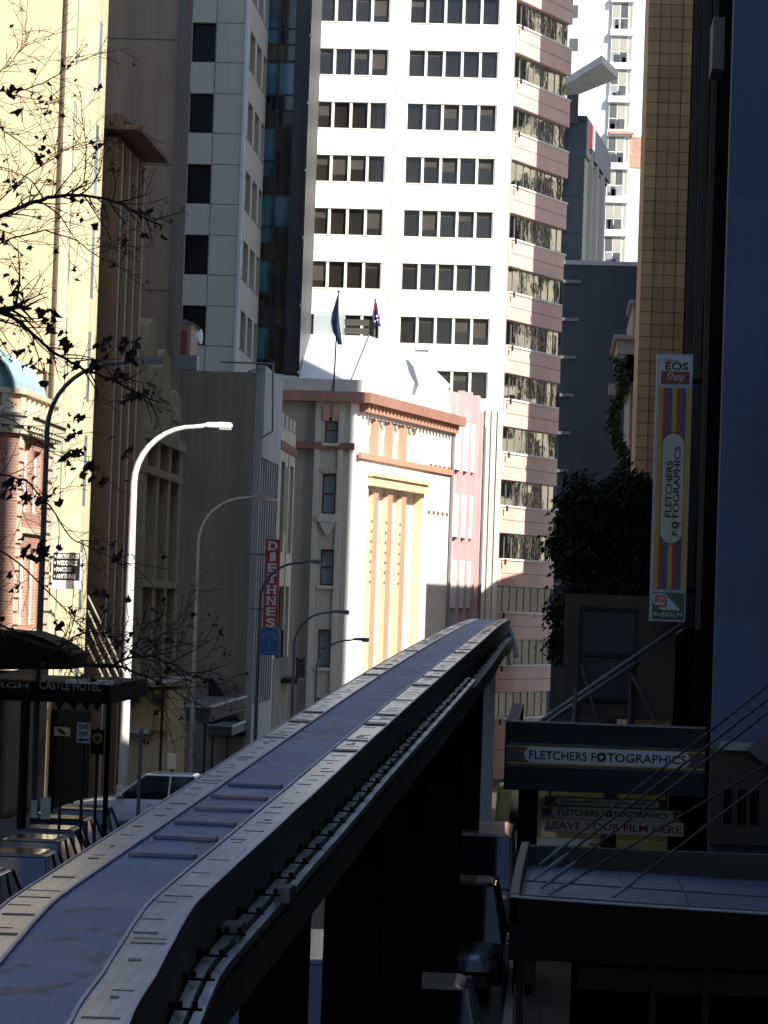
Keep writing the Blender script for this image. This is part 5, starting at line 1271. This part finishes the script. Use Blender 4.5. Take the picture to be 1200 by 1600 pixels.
def white_box():
    Y = 92; f = FN(0, Y); u0, u1, z0, z1 = f.rect(262, 1178, 275, 1202); b = thing('meter_box', 'small bright white box on a post beyond the silver car', 'box', ((u0 + u1) / 2, Y, zr(Y)))
    obj('box', MB().fb(f, u0, u1, z0, z1, -.25, 0), K_wtrim, b); obj('post', MB().fb(f, (u0 + u1) / 2 - .05, (u0 + u1) / 2 + .05, zr(Y) + .1, z0, -.2, -.1), KP, b)
white_box()
def poster(px0, py0, px1, py1, Y, label):
    f = FN(0, Y); u0, u1, z0, z1 = f.rect(px0, py0, px1, py1); b = thing('footpath_board', label, 'board', ((u0 + u1) / 2, Y, z0))
    obj('panel', MB().fb(f, u0, u1, z0, z1, -.05, 0), M('board_pale', (.58, .62, .56), .6), b); pieces('leg', MB().fb(f, u0 + .02, u0 + .07, zr(Y) + .12, z0, -.04, -.01).fb(f, u1 - .07, u1 - .02, zr(Y) + .12, z0, -.04, -.01), K_charcoal, b)
poster(48, 1250, 57, 1278, 66, 'narrow pale footpath board left of the wider one under the awning'); poster(64, 1246, 78, 1280, 66.5, 'wider pale footpath board under the hotel awning')

# ---------------------------------------------------------------- vehicles
def car(name, label, x, y, ang, L, Wd, H, col, group=None, van=False, rough=.25, cat='car', bon=.24, plate=True, gl=1, bf=.5):
    zg = zr(y); b = thing(name, label, cat, (x, y, zg), group)
    ca, sa = cos(ang), sin(ang)
    def T(u, v, z): return Vector((x + u * ca - v * sa, y + u * sa + v * ca, zg + z))    # u forward, v left
    hw = Wd / 2; belt = H * bf
    paint = M('paint_' + name + str(int(col[0] * 1000)) + str(int(col[2] * 1000)), col, rough, .05, .6, 0, bump=0, spec=.6, coat=.6)
    hood = belt - .03; nose = .72 * belt
    if van: prof = [(-L / 2, .35, belt * .95, .93), (-L / 2 + .05, .28, belt, .97), (-L * .3, .22, belt, 1), (L * .28, .22, belt, 1), (L * .42, .22, belt * .95, .98), (L / 2 - .06, .26, belt * .82, .95), (L / 2, .34, belt * .7, .9)]
    else: prof = [(-L / 2, .42, belt * .88, .86), (-L / 2 + .08, .30, belt * .97, .93), (-L * .34, .2, belt, .99), (-L * .1, .18, belt, 1), (L * .2, .18, belt * .99, 1), (L * .36, .2, belt * .9, .97), (L / 2 - .1, .28, belt * .8, .9), (L / 2, .40, belt * .62, .8)]
    n = 10; vs = []; fs = []
    for u, zl, zh, w in prof:
        w *= hw
        for v, z in ((-w * .86, zl), (-w, zl + .12), (-w * 1.0, zl + (zh - zl) * .6), (-w * .94, zh - .03), (-w * .8, zh), (w * .8, zh), (w * .94, zh - .03), (w, zl + (zh - zl) * .6), (w, zl + .12), (w * .86, zl)): vs.append(T(u, v, z))
    for i in range(len(prof) - 1):
        for k in range(n): fs.append((i * n + k, i * n + (k + 1) % n, (i + 1) * n + (k + 1) % n, (i + 1) * n + k))
    fs += [list(range(n - 1, -1, -1)), [(len(prof) - 1) * n + k for k in range(n)]]
    body = obj('body', MB().add(vs, fs), paint, b, smooth=True, bevel=.03)
    # cabin: glass loft, roof and pillars
    if van: cu = [(-L / 2 + .06, -L / 2 + .14), (L * .40, L * .27)]
    else: cu = [(-L * .40, -L * .26), (L * .22, L * .05)]
    (rb, rt), (fb_, ft) = cu; wb = hw * .93; wt = hw * .74 if not van else hw * .86
    lo = [T(rb, -wb, belt - .03), T(fb_, -wb, belt - .03), T(fb_, wb, belt - .03), T(rb, wb, belt - .03)]; hi = [T(rt, -wt, H - .05), T(ft, -wt, H - .05), T(ft, wt, H - .05), T(rt, wt, H - .05)]
    names = ['side_window', 'windscreen', 'side_window', 'rear_window']
    cg = M('car_glass_sky', (.055, .08, .14), .06, .1, 1, 0, bump=0, spec=1) if group else M('dark_car_glass', (.010, .013, .018), .06, .1, 1, 0, bump=0, spec=.7)  # blue in the queued cars' glass stands in for reflected sky
    ctr = sum(lo + hi, Vector()) / 8
    for k in range(4):
        q = [lo[k], lo[(k + 1) % 4], hi[(k + 1) % 4], hi[k]]; c = sum(q, Vector()) / 4; nn = (q[1] - q[0]).cross(q[3] - q[0]).normalized()
        if nn.dot(c - ctr) < 0: nn = -nn
        mb = MB(); q2 = [c + (p - c) * .985 for p in q]; mb.add(q2 + [p - nn * .02 for p in q2], [(0, 1, 2, 3), (7, 6, 5, 4), (0, 4, 5, 1), (1, 5, 6, 2), (2, 6, 7, 3), (3, 7, 4, 0)])
        if van and k in (0, 2):
            mb = MB()
            for t0, t1 in ((.08, .36), (.40, .66), (.72, .96)):
                e = [q[0].lerp(q[1], t0), q[0].lerp(q[1], t1), q[3].lerp(q[2], t1), q[3].lerp(q[2], t0)]; e = [e[0].lerp(e[3], .12), e[1].lerp(e[2], .12), e[1].lerp(e[2], .82), e[0].lerp(e[3], .82)]
                mb.add([p + nn * .012 for p in e] + [p - nn * .01 for p in e], [(0, 1, 2, 3), (7, 6, 5, 4), (0, 4, 5, 1), (1, 5, 6, 2), (2, 6, 7, 3), (3, 7, 4, 0)])
            obj('side_panel', MB().add([p - nn * .005 for p in q] + [p - nn * .05 for p in q], [(0, 1, 2, 3), (7, 6, 5, 4), (0, 4, 5, 1), (1, 5, 6, 2), (2, 6, 7, 3), (3, 7, 4, 0)]), paint, b)
        obj(names[k], mb, cg, b)
    rf = MB(); rv = [T(rt - .04, -wt - .015, H - .06), T(ft + .06, -wt - .015, H - .06), T(ft + .06, wt + .015, H - .06), T(rt - .04, wt + .015, H - .06), T(rt + .08, -wt * .86, H), T(ft - .06, -wt * .86, H), T(ft - .06, wt * .86, H), T(rt + .08, wt * .86, H)]
    obj('roof', rf.hexa(rv), paint, b, bevel=.08)
    pl = MB()
    for a_, e in ((lo[0], hi[0]), (lo[1], hi[1]), (lo[2], hi[2]), (lo[3], hi[3])): pl.tube([a_, e], .035, 6)
    for t in (.48,):
        for i, j in ((0, 1), (3, 2)): pl.tube([lo[i].lerp(lo[j], t), hi[i].lerp(hi[j], t)], .03, 6)
    pieces('pillar', pl, paint, b)
    for su in (-L * .31, L * .31):
        for sv in (-1, 1):
            c0 = T(su, sv * (hw - .2), .31); c1 = T(su, sv * (hw + .0), .31); t = obj('tyre', MB().tube([c0, c1], .31, 18), M('rubber', (.015, .015, .015), .8), b)
            obj('rim', MB().tube([T(su, sv * (hw + .001), .31), T(su, sv * (hw + .012), .31)], [.2, .17], 12), K_steel, t)
    hl = M('headlight_glass', (.55, .55, .55), .08, bump=0, spec=.8); tl = M('tail_red', (.22, .01, .01), .2, bump=0)
    for sv in (-1, 1):
        zc = belt * .68; o = obj('headlight', MB().hexa([T(L / 2 - .1, sv * hw * .42, zc - .08), T(L / 2 - .16, sv * hw * .82, zc - .07), T(L / 2 - .25, sv * hw * .82, zc - .07), T(L / 2 - .25, sv * hw * .42, zc - .08), T(L / 2 - .06, sv * hw * .42, zc + .06), T(L / 2 - .12, sv * hw * .82, zc + .07), T(L / 2 - .25, sv * hw * .82, zc + .07), T(L / 2 - .25, sv * hw * .42, zc + .06)]), hl, b)
        obj('tail_light', MB().hexa([T(-L / 2 - .015, sv * hw * .5, zc - .02), T(-L / 2 + .03, sv * hw * .84, zc - .02), T(-L / 2 + .15, sv * hw * .84, zc - .02), T(-L / 2 + .15, sv * hw * .5, zc - .02), T(-L / 2 - .005, sv * hw * .5, zc + .14), T(-L / 2 + .04, sv * hw * .84, zc + .14), T(-L / 2 + .15, sv * hw * .84, zc + .14), T(-L / 2 + .15, sv * hw * .5, zc + .14)]), tl, b)
        u = fb_ - .12; m0 = T(u, sv * (hw + .02), belt + .1); obj('mirror', MB().hexa([T(u - .09, sv * (hw - .06), belt + .0), T(u - .09, sv * (hw + .14), belt + .02), T(u + .05, sv * (hw + .12), belt + .02), T(u + .05, sv * (hw - .06), belt + .0), T(u - .09, sv * (hw - .02), belt + .13), T(u - .09, sv * (hw + .14), belt + .13), T(u + .03, sv * (hw + .12), belt + .13), T(u + .03, sv * (hw - .02), belt + .13)]), paint, b, bevel=.02)
    obj('bumper', MB().hexa([T(L / 2 - .2, -hw * .8, .3), T(L / 2 + .05, -hw * .66, .3), T(L / 2 + .05, hw * .66, .3), T(L / 2 - .2, hw * .8, .3), T(L / 2 - .2, -hw * .8, .47), T(L / 2 + .04, -hw * .66, .47), T(L / 2 + .04, hw * .66, .47), T(L / 2 - .2, hw * .8, .47)]), M('bumper_dark', (.04, .04, .042), .5), b, bevel=.02)
    if plate: obj('number_plate', MB().hexa([T(L / 2 + .04, -.2, .33), T(L / 2 + .062, -.2, .33), T(L / 2 + .062, .2, .33), T(L / 2 + .04, .2, .33), T(L / 2 + .04, -.2, .44), T(L / 2 + .062, -.2, .44), T(L / 2 + .062, .2, .44), T(L / 2 + .04, .2, .44)]), M('plate_tan', (.42, .33, .12), .5), b)
    for sv in (-1, 1): obj('door_handle', MB().hexa([T(du + k, sv * (hw * q), zz) for zz in (belt - .16, belt - .12) for k, q in ((-.09, .97), (.09, .97), (.09, 1.02), (-.09, 1.02))] if False else [T(-.12, sv * hw * .97, belt - .17), T(.08, sv * hw * .97, belt - .17), T(.08, sv * (hw + .02), belt - .17), T(-.12, sv * (hw + .02), belt - .17), T(-.12, sv * hw * .97, belt - .13), T(.08, sv * hw * .97, belt - .13), T(.08, sv * (hw + .02), belt - .13), T(-.12, sv * (hw + .02), belt - .13)]), paint if not van else K_steel, b)
    return b, T
SOUTH = -pi / 2
G = 'dark cars queued along the left kerb'
for (rx, ry), Y, col, lab in (((-52, 1362), 49.8, (.03, .035, .04), 'nearest dark parked car, cut off at the left edge of the picture'),
                       ((26, 1332), 54.3, (.05, .052, .055), 'dark parked car second from the frame edge in the kerbside row'),
                       ((50, 1309), 58.8, (.06, .055, .05), 'dark parked car in the middle of the kerbside row, with tan roof glints'),
                       ((74, 1294), 63.2, (.04, .045, .06), 'navy parked car fourth along the kerbside row'),
                       ((97, 1278), 67.6, (.045, .045, .05), 'dark parked car fifth along the row, behind the navy one'),
                       ((126, 1261), 72.1, (.035, .04, .055), 'farthest dark parked car, right against the silver car')):
    p = P(rx, ry, Y); x = p.x
    car('parked_car', lab, x, Y, SOUTH, 4.1, 1.66, max(1.25, min(1.5, p.z - zr(Y))), col, G, rough=.2)
p = P(250, 1208, 79); sb, ST = car('silver_car', 'silver hatchback crossing behind the row of parked cars', p.x - .15, 79.3, pi, 4.5, 1.75, 1.58, (.74, .77, .84), bon=.2, bf=.58)
car('white_car', 'white car parked under the monorail at the bottom of the picture', P(655, 1560, 38).x, 37.6, SOUTH, 4.3, 1.7, 1.38, (.30, .32, .33))
car('dark_suv', 'black four wheel drive facing us with a tan number plate under the monorail', P(703, 1500, 46).x, 47.7, SOUTH, 4.4, 1.78, 1.75, (.018, .02, .024), van=False)
car('white_van', 'white delivery van parked behind the black four wheel drive', P(738, 1340, 57).x, 57.5, SOUTH, 4.6, 1.75, 1.95, (.20, .21, .21), van=True)
car('blue_car', 'dark blue car at the kerb beside the white delivery van', P(769, 1350, 64.6).x - .35, 65.4, SOUTH, 4.2, 1.66, 1.4, (.03, .06, .12))
car('yellow_van', 'mustard yellow van crossing behind the photo shop awning', P(770, 1280, 71.5).x + 2.5, 71.5, 0, 5.0, 1.85, 2.35, (.42, .30, .06), van=True)
car('grey_van', 'pale grey van partly hidden below the near end of the monorail', P(415, 1590, 34).x, 36.5, SOUTH, 4.6, 1.55, 1.9, (.07, .066, .07), van=True)

def driver():
    c = ST(.35, .38, .98); b = thing('person', 'driver in a pale top behind the window of the silver car', 'person', c - Vector((0, 0, .5)))
    bm = bmesh.new(); me = bpy.data.meshes.new('body')
    pts = [(0, 0, -.5), (0, 0, -.25), (0, 0, -.02), (0, 0, .06), (0, 0, .2), (0, .19, -.05), (-.18, .2, -.2), (-.34, .1, -.1), (0, -.19, -.05), (-.18, -.2, -.2), (-.34, -.1, -.1)]
    rs = [.16, .15, .13, .06, .105, .07, .05, .04, .07, .05, .04]; vs = [bm.verts.new(p) for p in pts]
    for i, j in ((0, 1), (1, 2), (2, 3), (3, 4), (2, 5), (5, 6), (6, 7), (2, 8), (8, 9), (9, 10)): bm.edges.new((vs[i], vs[j]))
    bm.to_mesh(me); bm.free(); o = bpy.data.objects.new('body', me); C.objects.link(o); o.parent = b; o.location = (0, 0, .5)
    md = o.modifiers.new('skin', 'SKIN')
    for i, r in enumerate(rs): me.skin_vertices[0].data[i].radius = (r, r)
    me.skin_vertices[0].data[0].use_root = True; o.modifiers.new('sub', 'SUBSURF').levels = 2
    me.materials.append(M('driver_top', (.55, .40, .34), .7))
driver()

# ---------------------------------------------------------------- trees
def leaf_fan(mb, p, r, rn):
    a = Vector((rn.gauss(0, 1), rn.gauss(0, 1), rn.gauss(0, .7))).normalized(); u = a.orthogonal().normalized(); v = a.cross(u)
    vs = [p]; k = 12; ph = rn.random() * 6; v = v * rn.uniform(.45, .95); u = u * rn.uniform(.9, 1.3)
    for i in range(k):
        t = ph + 2 * pi * i / k + rn.gauss(0, .12); q = r * (1 if i % 2 == 0 else rn.uniform(.5, .95)) * rn.uniform(.45, 1.15); vs.append(p + u * cos(t) * q + v * sin(t) * q + a * q * .35 * cos(t * 2))
    mb.add(vs, [(0, i, i % k + 1) for i in range(1, k + 1)])
def plane_tree():
    rn = random.Random(21); Y0 = 57; base = Vector((P(-150, 900, Y0).x, Y0, zr(Y0) + .1))
    b = thing('plane_tree', 'bare winter plane tree reaching in from the left with a few dead leaves', 'tree', base)
    K = M('plane_bark', (.035, .022, .020), .9, .2, 3, 0); KL = M('dead_leaf', (.040, .022, .018), .8, .4, 6, 0)
    tr = MB(); top = base + Vector((.3, .2, 13.5)); pts = [base.lerp(top, k / 8) + Vector((.15 * sin(k), .1 * cos(k * 1.3), 0)) for k in range(9)]
    tr.tube(pts, [.30 - .026 * k for k in range(9)], 12); obj('trunk', tr, K, b, smooth=True)
    crown = MB(); leaves = MB(); tips = []
    def grow(p, d, L, r, lev):
        n = max(3, int(L / .16)); q = [p.copy()]; dd = d.copy(); st = L / n
        cv = Vector((rn.gauss(0, 1), rn.gauss(0, .7), rn.gauss(0, 1))) * .16
        for i in range(n):
            dd = (dd + cv * .5 + Vector((rn.gauss(0, .10), rn.gauss(0, .10), rn.gauss(0, .10) + .012))).normalized(); q.append(q[-1] + dd * st)
        crown.tube(q, [max(r * (1 - .75 * i / n), .0055) for i in range(n + 1)], 5 if lev < 2 else 4, cap=False)
        if lev < 3:
            k = 0; stp = max(1, int(n / (L * (1.5 if lev == 1 else 1.9) + .5)))
            for i in range(1, n, stp):
                if rn.random() < .86:
                    sd = Vector((rn.gauss(0, 1), rn.gauss(0, .6), rn.gauss(0, 1))); sd = (sd - dd * sd.dot(dd)).normalized()
                    grow(q[i], (dd * .8 + sd * .8).normalized(), L * rn.uniform(.3, .55), max(r * .55, .006), lev + 1)
        tips.append(q[-1]); 
        if lev >= 2 and rn.random() < .5: tips.append(q[len(q) // 2])
    limbs = [([(-150, 420), (-60, 362), (0, 338), (45, 318), (75, 308), (110, 305), (150, 308), (185, 316), (222, 338), (252, 352)], 57, .055),
             ([(-150, 300), (-40, 152), (0, 143), (40, 140), (75, 126), (105, 106), (128, 78)], 56.5, .022),
             ([(-60, 200), (0, 112), (20, 95), (38, 72), (50, 42)], 58, .015), ([(-150, 420), (-60, 250), (0, 200), (30, 220), (62, 250)], 57.5, .022),
             ([(-150, 560), (-60, 480), (0, 487), (30, 502), (60, 530), (92, 556), (130, 576), (172, 592), (215, 616), (248, 628)], 57, .05),
             ([(-150, 560), (-70, 495), (0, 482), (26, 480), (48, 482)], 56.7, .085),
             ([(-150, 800), (-60, 745), (0, 742), (40, 750), (78, 790), (110, 840), (150, 860), (200, 885)], 57.5, .028),
             ([(-150, 900), (-40, 835), (30, 880), (80, 930), (118, 968), (146, 1000)], 58, .024),
             ([(-150, 960), (-30, 960), (50, 1000), (92, 1014), (120, 992), (146, 987), (172, 995), (196, 1012), (230, 1030)], 57, .026),
             ([(-150, 1020), (0, 985), (60, 1008), (105, 1022), (142, 1040), (176, 1038), (206, 1026), (238, 1025), (275, 1040), (305, 1060)], 56.6, .045),
             ([(142, 1040), (190, 1042), (225, 1055), (262, 1072), (298, 1098)], 56.6, .032), ([(-150, 700), (-40, 640), (20, 655), (70, 700), (110, 712)], 58, .02),
             ([(-150, 420), (-50, 400), (20, 372), (70, 360), (118, 375), (160, 405), (205, 425)], 57.6, .024), ([(-100, 400), (-20, 330), (40, 275), (100, 235), (140, 225)], 57.8, .02),
             ([(206, 1026), (240, 1000), (270, 985), (300, 960)], 56.6, .014), ([(110, 305), (132, 285), (135, 240), (130, 195), (126, 150)], 57, .018), ([(45, 318), (50, 288), (64, 278)], 57, .016)]
    for pl, Y, r in limbs:
        n = len(pl); q = []
        for i in range(n - 1):
            for k in range(4):
                t = k / 4; q.append(P(pl[i][0] + (pl[i + 1][0] - pl[i][0]) * t + rn.gauss(0, .8), pl[i][1] + (pl[i + 1][1] - pl[i][1]) * t + rn.gauss(0, .8), Y + .25 * sin(i * 1.3 + r * 90)))
        q.append(P(*pl[-1], Y)); m = len(q)
        crown.tube(q, [max(r * (1 - .7 * i / m), .007) for i in range(m)], 7, cap=False)
        for i in range(2, m - 1):
            if rn.random() < .9:
                d = (q[i + 1] - q[i]).normalized(); sd = Vector((rn.gauss(.25, 1), rn.gauss(0, .5), rn.gauss(0, 1))); sd = (sd - d * sd.dot(d)).normalized()
                grow(q[i], (d * .9 + sd * .75).normalized(), rn.uniform(.5, 1.5), max(r * .35, .008), 1)
        tips.append(q[-1])
    obj('branch', crown, K, b)
    # dead leaves: clumps where the photograph has them, the rest scattered on twig ends
    for cx, cy, sx, sy, n in ((12, 455, 26, 26, 12), (80, 500, 18, 16, 9), (100, 530, 18, 14, 8), (30, 550, 30, 8, 9), (165, 540, 16, 7, 8), (205, 550, 22, 14, 13), (140, 575, 25, 10, 10), (180, 590, 20, 10, 8), (50, 570, 25, 6, 7), (118, 660, 14, 18, 5), (208, 622, 12, 6, 4), (110, 715, 16, 12, 8), (135, 735, 12, 10, 5), (25, 770, 30, 14, 12), (70, 780, 26, 12, 8), (150, 755, 10, 8, 3), (20, 150, 12, 20, 6), (60, 245, 10, 14, 3), (20, 300, 24, 14, 4), (190, 870, 14, 8, 5), (165, 930, 12, 6, 4), (115, 955, 14, 5, 3), (60, 865, 28, 10, 7), (225, 615, 18, 6, 4), (110, 685, 14, 10, 4), (50, 850, 20, 8, 4), (195, 700, 20, 30, 3), (235, 350, 18, 26, 5)):
        for _ in range(n): leaf_fan(leaves, P(rn.gauss(cx, sx * .6), rn.gauss(cy, sy * .6), 57 + rn.gauss(0, .3)), rn.uniform(.08, .19), rn)
    for p in tips:
        if rn.random() < .13: leaf_fan(leaves, p + Vector((0, 0, -.05)), rn.uniform(.05, .12), rn)
        elif rn.random() < .15: leaf_fan(leaves, p, .035, rn)
    obj('leaves', leaves, KL, b)
plane_tree()

def street_tree():
    rn = random.Random(5); Y = 66; c = P(945, 900, Y); base = Vector((c.x + .25, Y, zr(Y) + .1))
    b = thing('street_tree', 'dense dark evergreen street tree behind the photo shop awning', 'tree', base)
    K = M('dark_bark', (.05, .04, .03), .9); tr = MB(); tr.tube([base, base + Vector((.05, 0, 3)), base + Vector((-.1, .1, 5.5)), base + Vector((.1, 0, 8))], [.2, .16, .12, .05], 10)
    blobs = [(905, 800, .75), (930, 770, .8), (965, 765, .85), (1000, 760, .7), (900, 860, .7), (950, 840, 1.0), (985, 830, .9), (1010, 800, .7), (885, 930, .55), (930, 920, .9), (975, 900, .9), (1015, 880, .8), (875, 985, .5), (910, 1000, .7), (890, 770, .45), (1000, 940, .9), (950, 985, .9), (870, 830, .32), (1030, 760, .6)]
    lv = MB()
    for px, py, r in blobs:
        r *= .68; o = P(px + (12 if px < 920 else 0), py + 22, Y + rn.uniform(-.6, .8)); tr.tube([base + Vector((0, 0, 4.2 + rn.random() * 2)), (base + Vector((0, 0, 6))).lerp(o, .5), o], [.06, .04, .015], 6)
        sub = [o + Vector((rn.gauss(0, r * .5), rn.gauss(0, r * .5), rn.gauss(0, r * .5))) for _ in range(20)]
        for i in range(int(4600 * r)):
            s = rn.choice(sub); p = s + Vector((rn.gauss(0, .16), rn.gauss(0, .16), rn.gauss(0, .13))) ; q = rn.uniform(.045, .09)
            a = Vector((rn.gauss(0, 1), rn.gauss(0, 1), rn.gauss(0, 1))).normalized(); u = a.orthogonal().normalized() * q; w = a.cross(u) * rn.uniform(.4, .7)
            lv.quad(p + u, p + w, p - u, p - w)
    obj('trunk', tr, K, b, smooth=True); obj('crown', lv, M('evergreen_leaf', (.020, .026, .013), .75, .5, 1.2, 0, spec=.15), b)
street_tree()

for o in bpy.data.objects:
    if '_o' in o.keys(): del o['_o']
